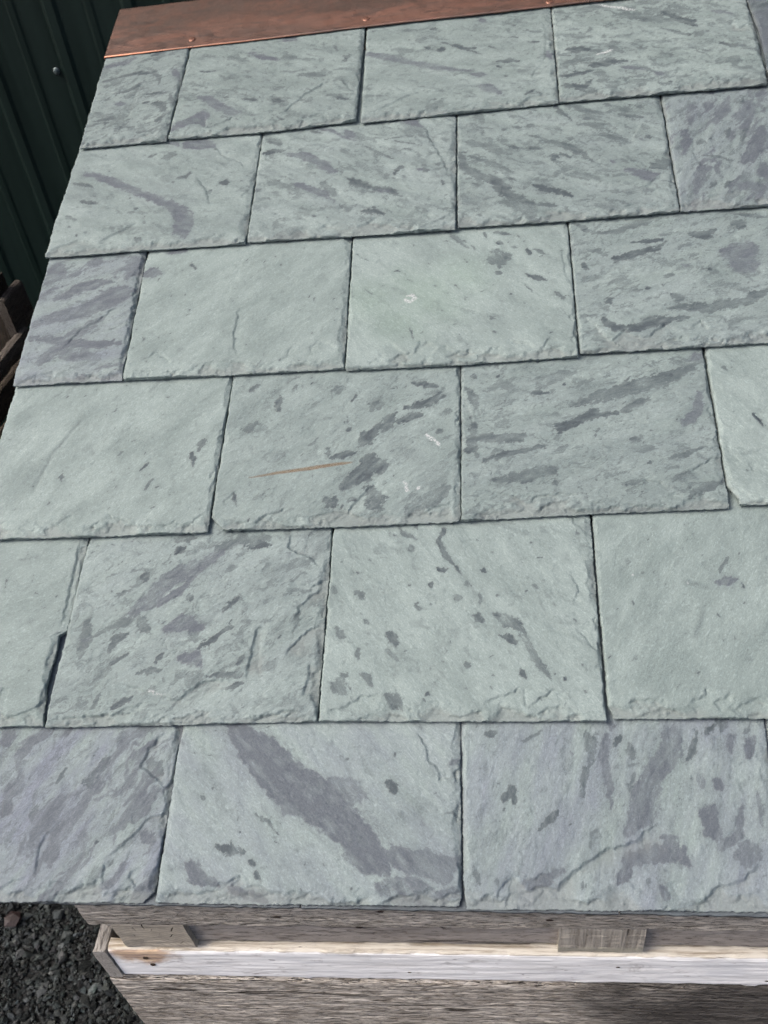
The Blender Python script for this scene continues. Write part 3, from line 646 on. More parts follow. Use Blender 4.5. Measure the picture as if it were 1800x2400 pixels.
# ------------------------------------------------------------------ wall behind
def build_wall():
    root = empty("metal_wall", (-0.5, 1.75, 0))
    tag(root, "dark green ribbed sheet metal wall behind the slate display", "wall")
    P = 0.0885
    prof = [(-0.5 * P, 0)]
    xs = []
    x = -2.6
    pts = []
    i = 0
    while x < 3.2:
        big = (i % 2 == 0)
        hw, tw, hh = (0.018, 0.009, 0.0045) if big else (0.012, 0.006, 0.0018)
        pts += [(x - hw, 0), (x - tw, -hh), (x + tw, -hh), (x + hw, 0)]
        x += P; i += 1
    # phase so that ribs stand where the photograph shows them
    ph = -0.737 + 0.5 - pts[0][0] - 0.019
    ph = ph - round(ph / (2 * P)) * 2 * P
    v = []; f = []
    T = 0.0015
    for (a, b) in pts:
        v += [(a + ph, b, 0.02), (a + ph, b, 2.7), (a + ph, b + T, 0.02), (a + ph, b + T, 2.7)]
    for q in range(len(pts) - 1):
        a = 4 * q; b = a + 4
        f += [(a, b, b + 1, a + 1), (a + 2, a + 3, b + 3, b + 2), (a + 1, b + 1, b + 3, a + 3), (a, a + 2, b + 2, b)]
    o = mesh_obj("panel", v, f, M_WALL, root)
    for (sx, sz) in ((-0.269, 1.287), (-0.269 - 4 * P, 1.287), (-0.269 + 4 * P, 1.287), (-0.269 + 8 * P, 1.287), (-0.269 - 4 * P, 0.5), (-0.269, 0.5)):
        w = lathe("screw", [(0.0078, 0.0), (0.0078, 0.0012), (0.0064, 0.0026), (0.0048, 0.0028), (0.0048, 0.0075), (0.0038, 0.0085), (0.0001, 0.0086)], M_SCREW, root, 6 if False else 12, (sx, -0.001, sz), (R(90), 0, 0))
        lathe("washer", [(0.0085, -0.0005), (0.0085, 0.0009), (0.0001, 0.0009)], M_RUBBER, w, 14)
build_wall()

# ------------------------------------------------------------------ crate at the left, in the shade
def build_left_crate():
    root = empty("slatted_crate", (-0.75, 0.62, 0))
    tag(root, "old brown slatted wooden crate in the dark gap by the green wall", "crate")
    # posts at the corners of the side that faces the display; X = 0 is that side
    def post(y, x=-0.05):
        plank("post", (1.05, 0.085, 0.05), (x, y, 0.525), M_OLDBROWN, root, 0.02, 0.001, 3, rot=(R(90), R(-90), 0))
    post(0.56); post(0.06); post(0.56, -0.72); post(0.06, -0.72)
    b = plank("end_block", (0.09, 0.018, 0.088), (-0.004, 0.571, 0.975), M_OLDGREY, root, 0.006, 0.0008, 4, rot=(0, 0, R(90)), worn=0.004)
    for q in ((0.561, 0.985), (0.59, 0.972)):
        lathe("nail", [(0.0042, 0.0), (0.0042, 0.0012), (0.0001, 0.0016)], M_STEEL, b, 10, (q[0] - 0.571, -0.0088, q[1] - 0.975), (R(90), 0, 0))
    z = 0.945; i = 0
    for w in (0.036, 0.05, 0.05, 0.09, 0.09, 0.09, 0.09, 0.09, 0.09):
        plank("slat", (0.62, 0.022, w), (0.006 - 0.004 * (i % 2), 0.245, z - w / 2), M_OLDGREY if i % 3 == 0 else M_OLDBROWN, root, 0.012, 0.001, 20 + i, rot=(0, 0, R(90)), worn=0.003)
        plank("slat", (0.75, 0.02, w), (-0.385, 0.0, z - w / 2), M_OLDGREY, root, 0.02, 0.001, 40 + i)
        z -= w + (0.012 if i < 3 else 0.016); i += 1
build_left_crate()

# ------------------------------------------------------------------ slate roof display
TH = 0.38902999753695616
E_ = 0.23604127556319107
T_SLATE = 0.0102
UP = Vector((0, math.cos(TH), math.sin(TH))); NRM = Vector((0, -math.sin(TH), math.cos(TH)))
VT = [0.057603, 0.235762, 0.473945, 0.705719, 0.941625, 1.182993, 1.416248]
SL = [T_SLATE / (VT[i + 1] - VT[i]) for i in range(6)]
roof = empty("slate_roof_display", (0, 0, GROUND))
tag(roof, "sloping roof display of green and purple slates with a copper ridge cap", "roof display")

# grain angle (deg), flecks, purple wash, tone of the whole slate
CHAR = {'S1a': (15, 0.65, 0.12, 0.08), 'S1b': (-20, 0.52, 0.05, 0), 'S1c': (-10, 0.43, 0.05, 0), 'S1d': (-10, 0.62, 0.06, 0.0), 'S1e': (20, .6, .9, .8),
        'S2a': (-20, 0.3, 0.08, 0), 'S2b': (-25, 0.5, 0.1, 0.02), 'S2c': (-20, 0.55, 0.12, 0.05), 'S2d': (60, 0.55, 0.4, 0.14),
        'S3a': (20, 0.45, 0.5, 0.1), 'S3b': (45, .06, .0, .0), 'S3c': (-40, .12, .0, 0), 'S3d': (15, 0.52, 0.14, 0.07), 'S3e': (30, .3, .1, 0),
        'S4a': (50, .06, .0, 0), 'S4b': (40, 0.3, 0.05, 0.03), 'S4c': (15, 0.5, 0.1, 0.04), 'S4d': (-50, .1, .0, 0),
        'S5a': (30, .05, .0, 0), 'S5b': (35, 0.5, 0.12, 0.08), 'S5c': (-50, .18, .02, 0), 'S5d': (60, .06, .0, 0), 'S5e': (10, .3, .1, 0),
        'S6a': (55, 0.4, 0.7, 0.05), 'S6b': (-45, 0.14, 0.38, 0), 'S6c': (75, 0.28, 0.52, 0), 'S6d': (40, .3, .3, 0)}

def nums(s):
    return np.array([float(q) for q in s.split()])

def poly_dist(X, Y, pts):
    """distance, signed side (+ = right-hand side) and position 0..1 along a polyline"""
    best = np.full(X.shape, 1e9); side = np.zeros(X.shape); par = np.zeros(X.shape)
    seg = [math.hypot(pts[i + 1][0] - pts[i][0], pts[i + 1][1] - pts[i][1]) for i in range(len(pts) - 1)]
    tot = sum(seg) + 1e-9; acc = 0
    for i in range(len(pts) - 1):
        ax, ay = pts[i]; bx, by = pts[i + 1]
        dx, dy = bx - ax, by - ay; L2 = dx * dx + dy * dy + 1e-9
        t = np.clip(((X - ax) * dx + (Y - ay) * dy) / L2, 0, 1)
        ex = X - ax - t * dx; ey = Y - ay - t * dy
        d = np.hypot(ex, ey)
        m = d < best
        best[m] = d[m]
        side[m] = np.sign((dy * (X - ax) - dx * (Y - ay)))[m]
        par[m] = ((acc + t * seg[i]) / tot)[m]
        acc += seg[i]
    return best, side, par, tot

def build_slate(key, seed):
    row, u0, v0, Ls, Bs, Rs, marks, ledges = SLATES[key]
    ang, fleck, wash, dark = CHAR[key]
    Lp = nums(Ls).reshape(-1, 2); Bp = nums(Bs).reshape(-1, 2); Rp = nums(Rs).reshape(-1, 2)
    step = 1.1 if row < 3 else (1.4 if row == 3 else 1.7)
    ytop = (VT[row + 1] - VT[row]) * 1000 + 16
    if row == 5: ytop = 255
    ltot = 530 if row < 4 else (440 if row == 4 else 350)
    lo = Lp[np.argsort(Lp[:, 1])]; ro = Rp[np.argsort(Rp[:, 1])]
    wid = Bp[-1, 0] - Bp[0, 0]
    nx = int(max(wid, 140) / step); ny = int(ytop / step)
    yv = np.concatenate([np.linspace(0, ytop, ny), np.array([ytop + 30, ytop + 90, (ytop + 90 + ltot) / 2, ltot])])
    a = np.linspace(0, 1, nx)
    sd_ = seed * 100
    def edge(pts, y, s):
        base = np.interp(y, pts[:, 1], pts[:, 0])
        j = 0.9 * fbm(y / 9.0, np.full_like(y, s * 3.7), s, 3, 0.6) + 0.35 * vnoise(y / 1.7, np.full_like(y, s * 1.3), s + 4)
        return base + j * (y < ytop + 1)
    uL = edge(lo, yv, sd_ + 1) + (yv > ytop) * 1.2; uR = edge(ro, yv, sd_ + 2) - (yv > ytop) * 1.2
    A, Yn = np.meshgrid(a, yv)
    X = uL[:, None] * (1 - A) + uR[:, None] * A
    xb = np.linspace(Bp[0, 0], Bp[-1, 0], nx)
    vb = np.interp(xb, Bp[:, 0], Bp[:, 1]) + 0.8 * fbm(xb / 11.0, np.full_like(xb, 3.3), sd_ + 3, 3, 0.6) + 0.4 * vnoise(xb / 1.8, np.full_like(xb, 1.0), sd_ + 6)
    Y = Yn + vb[None, :] * np.clip(1 - Yn / ytop, 0, 1)
    # ---------------- relief (mm)
    dL = (X - uL[:, None]); dR = (uR[:, None] - X); dB = Y - vb[None, :]
    per = 22.0
    def bev(d, s, along, w0, dep, pw=1.0):
        w = w0 * np.clip(0.62 + 1.25 * fbm(along / 38.0, d * 0.03, s, 4, 0.62), 0.10, 2.3)
        dp = dep * np.clip(0.85 + 0.6 * vnoise(along / 24.0, np.zeros_like(along), s + 8), 0.25, 1.4)
        return dp * np.clip(1 - d / w, 0, 1) ** pw
    bb = bev(dB, sd_ + 11, X, 25.0, 4.6, 1.35)
    br = bev(dR, sd_ + 13, Y, 10.0, 3.4, 1.1)
    bl = bev(dL, sd_ + 15, Y, 5.5, 2.6, 1.1)
    bevel = np.maximum(np.maximum(bb, br), bl)
    rs0 = np.random.default_rng(300 + seed)
    ca, sa = math.cos(R(ang)), math.sin(R(ang))
    GX = X * ca + Y * sa; GY = -X * sa + Y * ca
    und = 0.35 * fbm(X / 70, Y / 70, sd_ + 21, 2) + 0.62 * fbm(GX / 34, GY / 12, sd_ + 23, 4, 0.6) * (0.5 + fleck)
    # shallow cleavage terraces over the face
    tr_ = fbm(GX / 85, GY / 38, sd_ + 25, 4, 0.55) * 3.2
    fl = np.floor(tr_); frc = tr_ - fl
    ter = (fl + sstep(0.84, 1.0, frc)) * 0.62 * (0.35 + fleck)
    ob = R(rs0.choice([-1, 1]) * rs0.uniform(12, 30))
    CX = X * math.cos(ob) + Y * math.sin(ob); CY = -X * math.sin(ob) + Y * math.cos(ob)
    bm = sstep(0.0, 0.5, bevel)
    bt = bevel + bm * (1.5 * fbm(CX / 30, CY / 8, sd_ + 27, 5, 0.58))
    bs = np.maximum(bt, 0) / 0.72
    bf = np.floor(bs); bt = (bf + sstep(0.60, 0.98, bs - bf)) * 0.72
    rel = -bt + und * 0.7 + ter
    led = np.zeros_like(X)
    wx = X + 1.6 * vnoise(X / 7, Y / 7, sd_ + 31) + 0.7 * vnoise(X / 2.6, Y / 2.6, sd_ + 32)
    wy = Y + 1.6 * vnoise(X / 7, Y / 7, sd_ + 33) + 0.7 * vnoise(X / 2.6, Y / 2.6, sd_ + 34)
    rs = np.random.default_rng(900 + seed)
    items = [q for q in ledges.split(';') if q.strip()]
    x0_, x1_ = Bp[0, 0], Bp[-1, 0]
    for c_ in range(int((x1_ - x0_) / 17)):                      # small chips struck off along the tail
        cx_ = rs.uniform(x0_ + 4, x1_ - 4); ln = rs.uniform(6, 20); sg = rs.choice([-1, 1]); h_ = rs.uniform(3, 14)
        a_ = rs.uniform(0.15, 0.75)
        p_ = [(cx_ - sg * ln * 0.5, h_ * 0.3), (cx_ - sg * ln * 0.1, h_ * 0.3 + ln * a_ * 0.35), (cx_ + sg * ln * 0.5, h_ * 0.3 + ln * a_ * 0.6)]
        if sg < 0: p_ = p_[::-1]
        items.append('L1 ' + ' '.join('%.1f %.1f' % q for q in p_))
    for c_ in range(int((x1_ - x0_) / 48)):                      # broader flake scars
        cx_ = rs.uniform(x0_ + 8, x1_ - 8); ln = rs.uniform(18, 48); sg = rs.choice([-1, 1]); h_ = rs.uniform(3, 12); a_ = rs.uniform(0.15, 0.5)
        p_ = [(cx_ - sg * ln * 0.5, h_ * 0.4), (cx_ - sg * ln * 0.22, h_ * 0.6 + ln * a_ * 0.2), (cx_ + sg * ln * 0.05, h_ + ln * a_ * 0.35), (cx_ + sg * ln * 0.28, h_ + ln * a_ * 0.38), (cx_ + sg * ln * 0.5, h_ + ln * a_ * 0.72)]
        if sg < 0: p_ = p_[::-1]
        items.append('L%d ' % rs.choice([1, 2, 2]) + ' '.join('%.1f %.1f' % q for q in p_))
    for c_ in range(4):                                          # and down the right-hand side
        cy_ = rs.uniform(15, ytop - 25); ln = rs.uniform(8, 24); xr = np.interp(cy_, ro[:, 1], ro[:, 0]); d_ = rs.uniform(2, 8)
        items.append('M1 %.1f %.1f %.1f %.1f %.1f %.1f' % (xr - 1, cy_ + ln * .5, xr - d_, cy_ + ln * .1, xr - d_ * .7, cy_ - ln * .5))
    for it in items:
        t = it.split()
        kd = t[0]; q = nums(' '.join(t[1:])).reshape(-1, 2)
        size = int(kd[1])
        dep = (0.0, 1.0, 1.7, 2.3, 2.8)[size]
        reach = (0, 8, 12, 16, 24)[size]
        mg = reach * 2.2 + 4
        r0, r1 = np.searchsorted(yv, (q[:, 1].min() - mg - 8, q[:, 1].max() + mg + 8))
        c0 = int(np.clip((q[:, 0].min() - mg - uR.min() * 0 - x0_) / (x1_ - x0_) * nx - 12, 0, nx - 1)); c1 = int(np.clip((q[:, 0].max() + mg - x0_) / (x1_ - x0_) * nx + 12, 1, nx))
        if r1 <= r0 or c1 <= c0: continue
        sl_ = (slice(r0, r1), slice(c0, c1))
        d, s, pr, tot = poly_dist(wx[sl_], wy[sl_], q)
        if kd[0] == 'M': s = -s
        tap = np.clip(np.minimum(pr, 1 - pr) * 6, 0, 1)
        if kd[0] == 'N':
            led[sl_] -= dep * 0.5 * np.exp(-(d / 3.5) ** 2) * tap
            continue
        fw = 0.7 + 0.35 * size
        low = (s > 0) * sstep(-0.6, fw, d) * np.exp(-(np.maximum(d - fw, 0) / reach) ** 1.5)
        groove = 1.25 * min(dep, 1.6) * np.exp(-(d / 0.8) ** 2) * np.clip(0.75 + 0.9 * fbm(wx[sl_] / 9, wy[sl_] / 9, sd_ + 36, 2), 0, 1.3)
        led[sl_] -= (dep * low + groove) * tap
    rel = rel + led
    rel = np.maximum(rel, -5.2)
    hid = np.clip((ytop + 5 - Yn) / 12, 0, 1)
    Z = rel * hid + np.minimum(0, -0.3) * (1 - hid)
    Z = np.minimum(Z, 1.6)
    # ---------------- stone marks: colour that belongs to the stone
    rag = fbm(GX / 8, GY / 4.2, sd_ + 41, 4, 0.68) * 1.2                # ragged along the grain
    rag2 = fbm(GX / 26, GY / 12, sd_ + 42, 3, 0.6)
    mx = X + 2.4 * fbm(X / 14, Y / 14, sd_ + 43, 3, 0.6) + 0.6 * vnoise(X / 2.6, Y / 2.6, sd_ + 44)
    my = Y + 2.4 * fbm(X / 14, Y / 14, sd_ + 45, 3, 0.6) + 0.6 * vnoise(X / 2.6, Y / 2.6, sd_ + 46)
    tone = np.zeros(X.shape + (4,)); form = np.zeros(X.shape + (4,))
    streak = fbm(GX / 20, GY / 7, sd_ + 47, 4, 0.62)
    mot = np.clip(0.92 + 0.55 * streak, 0.4, 1.25)
    lst = []
    for it in marks.split(';'):
        t = it.split()
        if t: lst.append((t[0], nums(' '.join(t[1:])).reshape(-1, 3), 1.0 if t[0] in 'wrg' else rs.uniform(0.72, 1.08)))
    area = (x1_ - x0_) * ytop / 1e4
    for c_ in range(int(area * (2 + 4 * fleck))):                # scattered flecks of the same stone
        cx_ = rs.uniform(x0_, x1_); cy_ = rs.uniform(4, ytop); ln = min(26, rs.lognormal(1.45, 0.7)); wd = ln * rs.uniform(0.12, 0.34)
        an = R(ang + rs.normal(0, 16)); bnd = rs.normal(0, 0.15) * ln
        p_ = [[cx_ - ln * .5 * math.cos(an), cy_ - ln * .5 * math.sin(an), wd * .5], [cx_ - bnd * math.sin(an), cy_ + bnd * math.cos(an), wd], [cx_ + ln * .5 * math.cos(an), cy_ + ln * .5 * math.sin(an), wd * .4]]
        lst.append((rs.choice(['d', 'd', 'd', 'p'] if wash > .1 else ['d', 'd', 'd', 'd', 'k']), np.array(p_), rs.uniform(0.35, 0.9)))
    for c_ in range(int(area * 9)):                                # pin-head specks and short dark ticks
        cx_ = rs.uniform(x0_, x1_); cy_ = rs.uniform(4, ytop); ln = rs.uniform(0.3, 4.5); an = R(ang + rs.normal(0, 40))
        lst.append(('k', np.array([[cx_, cy_, 0.75], [cx_ + ln * math.cos(an), cy_ + ln * math.sin(an), 0.55]]), rs.uniform(0.4, 1.0)))
    for (kd, q, stg) in lst:
        if len(q) == 1:
            r_ = q[0, 2]; dv = np.array([math.cos(R(ang)), math.sin(R(ang))]) * r_ * 0.75
            q = np.array([[q[0, 0] - dv[0], q[0, 1] - dv[1], r_ * 0.5], [q[0, 0], q[0, 1], r_ * 0.9], [q[0, 0] + dv[0], q[0, 1] + dv[1], r_ * 0.45]])
        elif kd in 'dp' and len(q) >= 2:
            if len(q) == 2: q = np.array([q[0], (q[0] + q[1]) / 2 * [1, 1, 1.1], q[1]])
            q = q.copy(); q[0, 2] *= 0.6; q[-1, 2] *= 0.5
        mg = q[:, 2].max() * 1.8 + 9
        r0, r1 = np.searchsorted(yv, (q[:, 1].min() - mg - 8, q[:, 1].max() + mg + 8))
        c0 = int(np.clip((q[:, 0].min() - mg - x0_) / (x1_ - x0_) * nx - 14, 0, nx - 1)); c1 = int(np.clip((q[:, 0].max() + mg - x0_) / (x1_ - x0_) * nx + 14, 1, nx))
        if r1 <= r0 or c1 <= c0: continue
        sl_ = (slice(r0, r1), slice(c0, c1))
        wxp, wyp = (X[sl_], Y[sl_]) if kd == 'r' else (mx[sl_], my[sl_])
        sdv = np.full(wxp.shape, -1e9)
        for i in range(len(q) - 1):
            ax, ay, ar = q[i]; bx, by, brd = q[i + 1]
            dx, dy = bx - ax, by - ay
            tt = np.clip(((wxp - ax) * dx + (wyp - ay) * dy) / (dx * dx + dy * dy + 1e-9), 0, 1)
            d = np.hypot(wxp - ax - tt * dx, wyp - ay - tt * dy)
            sdv = np.maximum(sdv, (ar + (brd - ar) * tt) - d)
        rm = min(q[:, 2].mean(), 12)
        T0 = tone[..., 0][sl_]; T1 = tone[..., 1][sl_]; mo = mot[sl_]
        if kd in 'dk':
            sdv = sdv + 1.05 * min(rm, 6) * rag[sl_] + 0.3 * rm * rag2[sl_] + 0.1 * rm
            np.maximum(T0, np.maximum(sstep(-0.35, 0.5, sdv) * (0.80 if kd == 'd' else 0.95), sstep(-7, 3, sdv) * 0.26) * mo * stg, out=T0)
        elif kd == 'q':
            np.maximum(T0, sstep(-rm * 0.8, rm * 0.9, sdv + 0.5 * rm * rag[sl_]) * 0.36 * mo, out=T0)
        elif kd == 'p':
            sdv = sdv + 0.75 * min(rm, 6) * rag[sl_] + 0.3 * rm * rag2[sl_] + 0.12 * rm
            np.maximum(T1, np.maximum(sstep(-0.5 - 0.12 * rm, 0.7 + 0.14 * rm, sdv) * 0.92, sstep(-9, 4, sdv) * 0.36) * mo * stg, out=T1)
        elif kd == 'w':
            T2 = tone[..., 2][sl_]; np.maximum(T2, sstep(-0.8, 0.6, sdv), out=T2)
        elif kd == 'r':
            v = sstep(-0.8, 0.5, sdv)
            T3 = tone[..., 3][sl_]; np.maximum(T3, v, out=T3); Z[sl_] -= 0.5 * v
        elif kd == 'g':
            G1 = form[..., 1][sl_]; np.maximum(G1, sstep(-rm * 3, rm * 3, sdv), out=G1)
    tone[..., 0] = np.maximum(tone[..., 0], dark * np.clip(mot, 0.7, 1.1))
    # faint drawn-out bands over the whole face
    wpx = 16 * fbm(X / 36, Y / 36, sd_ + 65, 4); wpy = 16 * fbm(X / 36, Y / 36, sd_ + 66, 4)
    WX, WY = (GX + wpx), (GY + wpy)
    T0 = tone[..., 0]
    fk = min(1.0, fleck + 0.05)
    band = sstep(-0.05, 0.5, fbm(WX / 62, WY / 17, sd_ + 61, 5, 0.62))
    np.maximum(T0, band * (0.06 + 0.28 * fk) * mot, out=T0)
    for (sx, sy, th_, st_, q_) in ((42, 17, 0.53, 0.66, 67), (21, 9, 0.50, 0.62, 68), (9.5, 4.8, 0.55, 0.58, 70)):
        f_ = fbm((GX + (wpx if q_ != 68 else -wpy)) / sx, (GY + (wpy if q_ != 68 else wpx)) / sy, sd_ + q_, 4, 0.62)
        th = th_ - 0.42 * fk
        np.maximum(T0, (sstep(th - 0.12, th + 0.12, f_) * 0.30 + sstep(th + 0.01, th + 0.05, f_) * 0.70) * st_ * (0.32 + 0.68 * fk) * mot, out=T0)
    # thin curving cleavage lines
    cn = fbm(WX / 55, WY / 20, sd_ + 71, 4, 0.55) * 4.0
    ln = sstep(0.86, 0.97, 1 - np.abs((cn % 1.0) - 0.5) * 2.0 * 1.0)
    lm = sstep(0.0, 0.4, fbm(WX / 24, WY / 14, sd_ + 72, 3))
    np.maximum(T0, ln * lm * (0.20 + 0.55 * fk), out=T0)
    Z -= 0.75 * ln * lm * (0.3 + 0.7 * fk) * hid
    if key in ('S1e', 'S2d', 'S3a', 'S6a', 'S6d'):
        sw3 = fbm(WX / 70, (GY - wpy) / 20, sd_ + 69, 5, 0.6)
        tone[..., 1] = np.maximum(tone[..., 1], (sstep(0.0, 0.5, sw3) * 0.4 + sstep(0.22, 0.3, sw3) * 0.4) * mot)
    tone = np.clip(tone, 0, 1)
    form[..., 0] = np.clip(Z, -6, 1)
    form[..., 2] = np.clip(wash * (0.8 + 1.1 * fbm(GX / 70, GY / 22, sd_ + 62, 4, 0.6)), 0, 1)
    form[..., 3] = 0
    shade = np.clip(0.52 + rs0.normal(0, 0.13) + 0.8 * fbm(GX / 55, GY / 24, sd_ + 64, 4, 0.6), 0, 1)
    # ---------------- mesh: top grid, then the rim and the underside
    P = np.stack([X, Y, Z], -1).reshape(-1, 3) / 1000
    nr, nc = X.shape
    ii = np.arange(nr * nc).reshape(nr, nc)
    quads = np.stack([ii[:-1, :-1], ii[:-1, 1:], ii[1:, 1:], ii[1:, :-1]], -1).reshape(-1, 4)
    loop = np.concatenate([ii[0, :], ii[1:, -1], ii[-1, -2::-1], ii[-2:0:-1, 0]])
    m = len(loop)
    outw = np.zeros((m, 2))
    outw[:nc, 1] = -1; outw[nc:nc + nr - 1, 0] = 1; outw[nc + 2 * nr - 0 if False else nc + nr - 1 + nc - 1:, 0] = -1
    B0 = P[loop].copy(); B1 = P[loop].copy()
    s_ = np.arange(m) * step
    tk_ = T_SLATE * 0.68
    j0 = 0.6 + 0.6 * vnoise(s_ / 3.0, s_ * 0 + 2, sd_ + 51); j1 = 0.1 + 0.9 * vnoise(s_ / 5.0, s_ * 0 + 5, sd_ + 52)
    B0[:, :2] += outw * (j0 * 0.0005)[:, None]; B0[:, 2] = np.minimum(B0[:, 2] - 0.0003, -tk_ * 0.62 + 0.0005 * vnoise(s_ / 4, s_ * 0, sd_ + 53))
    B1[:, :2] += outw * (j1 * 0.0006)[:, None]; B1[:, 2] = -tk_
    n0 = len(P)
    V = np.vstack([P, B0, B1])
    lp1 = np.roll(loop, -1); k0 = n0 + np.arange(m); k1 = n0 + np.roll(np.arange(m), -1)
    rim = np.concatenate([np.stack([loop, k0, k1, lp1], -1), np.stack([k0, k0 + m, k1 + m, k1], -1)])
    faces = quads.tolist() + rim.tolist() + [list(range(n0 + 2 * m - 1, n0 + m - 1, -1))]
    me = bpy.data.meshes.new("slate")
    me.from_pydata(V.tolist(), [], faces)
    sm = np.zeros(len(me.polygons), bool); sm[:len(quads)] = True
    me.polygons.foreach_set("use_smooth", sm)
    def ext(arr):
        fl_ = arr.reshape(n0, 4)
        e = fl_[loop].copy()
        return np.vstack([fl_, e, e]).astype(np.float32)
    tone_e = ext(tone); form_e = ext(form); form_e[n0:, 0] = -2.4
    at = me.attributes.new("tone", 'FLOAT_COLOR', 'POINT'); at.data.foreach_set("color", tone_e.reshape(-1))
    at = me.attributes.new("shade", 'FLOAT', 'POINT'); at.data.foreach_set("value", np.concatenate([shade.reshape(-1), np.full(2 * m, 0.6)]).astype(np.float32))
    at = me.attributes.new("form", 'FLOAT_COLOR', 'POINT'); at.data.foreach_set("color", form_e.reshape(-1))
    gx = V[:, 0] * ca + V[:, 1] * sa + seed * 1.37; gy = -V[:, 0] * sa + V[:, 1] * ca + seed * 0.71
    at = me.attributes.new("grain", 'FLOAT_VECTOR', 'POINT')
    at.data.foreach_set("vector", np.stack([gx, gy, V[:, 2]], -1).astype(np.float32).reshape(-1))
    me.materials.append(M_SLATE)
    o = link(bpy.data.objects.new("slate", me), roof)
    o.location = Vector((u0, 0, 0)) + UP * v0 + NRM * rs0.uniform(-0.0003, 0.0009)
    o.rotation_euler = (TH - math.atan(SL[row]), R(rs0.uniform(-0.12, 0.12)), 0)
    return o

for i_, key_ in enumerate(SLATES):
    build_slate(key_, i_ + 1)

def roof_pt(u, v, h):
    return Vector((u, 0, 0)) + UP * v + NRM * h

def build_roof_rest():
    # starter slates under the lowest course
    xs = [-0.463, -0.31, -0.005, 0.30, 0.605, 0.762]
    for i in range(5):
        a, b = xs[i] + 0.001, xs[i + 1] - 0.001
        n = max(8, int((b - a) / 0.006))
        v = []; f = []
        for j in range(n + 1):
            x = a + (b - a) * j / n
            w = 0.0008 * float(vnoise(np.array([x * 180.0]), np.array([i * 3.1]), 5)[0])
            ybot = VT[0] - 0.0032 + 0.021 * (x + 0.2) + w if False else VT[0] - 0.0025 + 0.010 * x + w
            for (yy, hh) in ((ybot, -0.0078), (ybot - 0.0006, -0.0145), (VT[0] + 0.27, -0.0145 - 0.0075), (VT[0] + 0.27, -0.0168)):
                v.append((x, yy, hh))
        for j in range(n):
            for q in range(4):
                r = (q + 1) % 4
                f.append((4 * j + q, 4 * j + r, 4 * j + 4 + r, 4 * j + 4 + q))
        f += [(0, 3, 2, 1), tuple(4 * n + q for q in (0, 1, 2, 3))]
        o = mesh_obj("starter_slate", v, f, M_STARTER, roof)
        o.rotation_euler = (TH, 0, 0)
    # deck boards and frame
    o = plank("deck", (1.22, 1.44, 0.016), roof_pt(0.15, 0.12 + 0.72, -0.0345), M_PLY, roof, 0.05, 0.0, 2, rot=(TH, 0, 0))
    for u in (-0.40, 0.15, 0.70):
        plank("rafter", (1.40, 0.04, 0.07), roof_pt(u, 0.14 + 0.70, -0.078), M_OLDGREY, roof, 0.03, 0.0008, 6, rot=(R(0), -TH, R(90)))
        top = roof_pt(u, 1.46, -0.115)
        hgt = top.z + GROUND
        plank("leg", (hgt, 0.06, 0.04), (u, top.y, -GROUND + hgt / 2), M_OLDGREY, roof, 0.04, 0.0008, 8, rot=(0, R(-90), 0))
    # copper ridge cap: flange on the slates, fold at the ridge, flange down the back
    U0, U1 = -0.4702, 0.775
    vlow = 1.4215; vr = 1.5690
    nu = 320
    secs = []
    def hs(v): return -SL[5] * (v - VT[5])
    prof = [(vlow + 0.010, 0.0022), (vlow + 0.004, 0.0022), (vlow + 0.0006, 0.0026), (vlow, 0.0036), (vlow + 0.0007, 0.0047), (vlow + 0.004, 0.0049), (vlow + 0.0075, 0.0044)]
    nv = 26
    prof += [(vlow + 0.0075 + (vr - vlow - 0.0075) * j / nv, 0.0043) for j in range(1, nv + 1)]
    pts3 = []
    us = np.linspace(U0, U1, nu)
    nails = [(-0.3120, 1.4475), (0.0009, 1.4495), (0.3119, 1.4400), (0.62, 1.447)]
    bow = 0.0035 * np.sin((us - U0) * 2.6)           # the lower edge is not dead straight
    grid = []
    for (v, h) in prof:
        t = min(1.0, (v - vlow) / (vr - vlow))
        vv = v + bow * (1 - t) + 0.0008 * np.array(vnoise(us * 9, us * 0, 77)) * (1 - t)
        hh = np.full(nu, h) + hs(v)
        hh += 0.0011 * fbm(us * 6, np.full(nu, v * 12), 61, 2) * (1 if h > 0.004 else 0.6) * min(1, t * 8 + 0.5)
        for (a, b) in nails:
            d2 = ((us - a) / 0.022) ** 2 + ((v - b) / 0.02) ** 2
            hh -= 0.0016 * np.exp(-d2)
        hh = np.maximum(hh, hs(v) + 0.0008 if h < 0.003 else hs(v) + 0.0022)
        grid.append([(us[i], vv[i], hh[i]) for i in range(nu)])
    h_r = hs(vr) + 0.0043
    back = TH + R(38)
    for dd in (0.004, 0.02, 0.06, 0.10):
        grid.append([(us[i], vr + dd * math.cos(back), h_r - dd * math.sin(back)) for i in range(nu)])
    V = []; F = []
    for g_ in grid:
        V += [(p[0], p[1] - vlow, p[2]) for p in g_]
    ng = len(grid)
    for a in range(ng - 1):
        for i in range(nu - 1):
            F.append((a * nu + i, a * nu + i + 1, (a + 1) * nu + i + 1, (a + 1) * nu + i))
    # turned-down lip at the open left end
    base = len(V)
    for a in range(3, ng):
        p = V[a * nu]
        V += [(p[0] - 0.0016, p[1], p[2] - 0.0012), (p[0] - 0.0012, p[1] + 0.001, p[2] - 0.011)]
    for a in range(3, ng - 1):
        k0 = base + (a - 3) * 2
        F += [(a * nu, (a + 1) * nu, k0 + 2, k0), (k0, k0 + 2, k0 + 3, k0 + 1)]
    cap = mesh_obj("ridge_cap", V, F, M_COPPER, roof, smooth=True)
    sol = cap.modifiers.new("thickness", 'SOLIDIFY'); sol.thickness = 0.0007; sol.offset = -1
    cap.location = UP * vlow
    cap.rotation_euler = (TH, 0, 0)
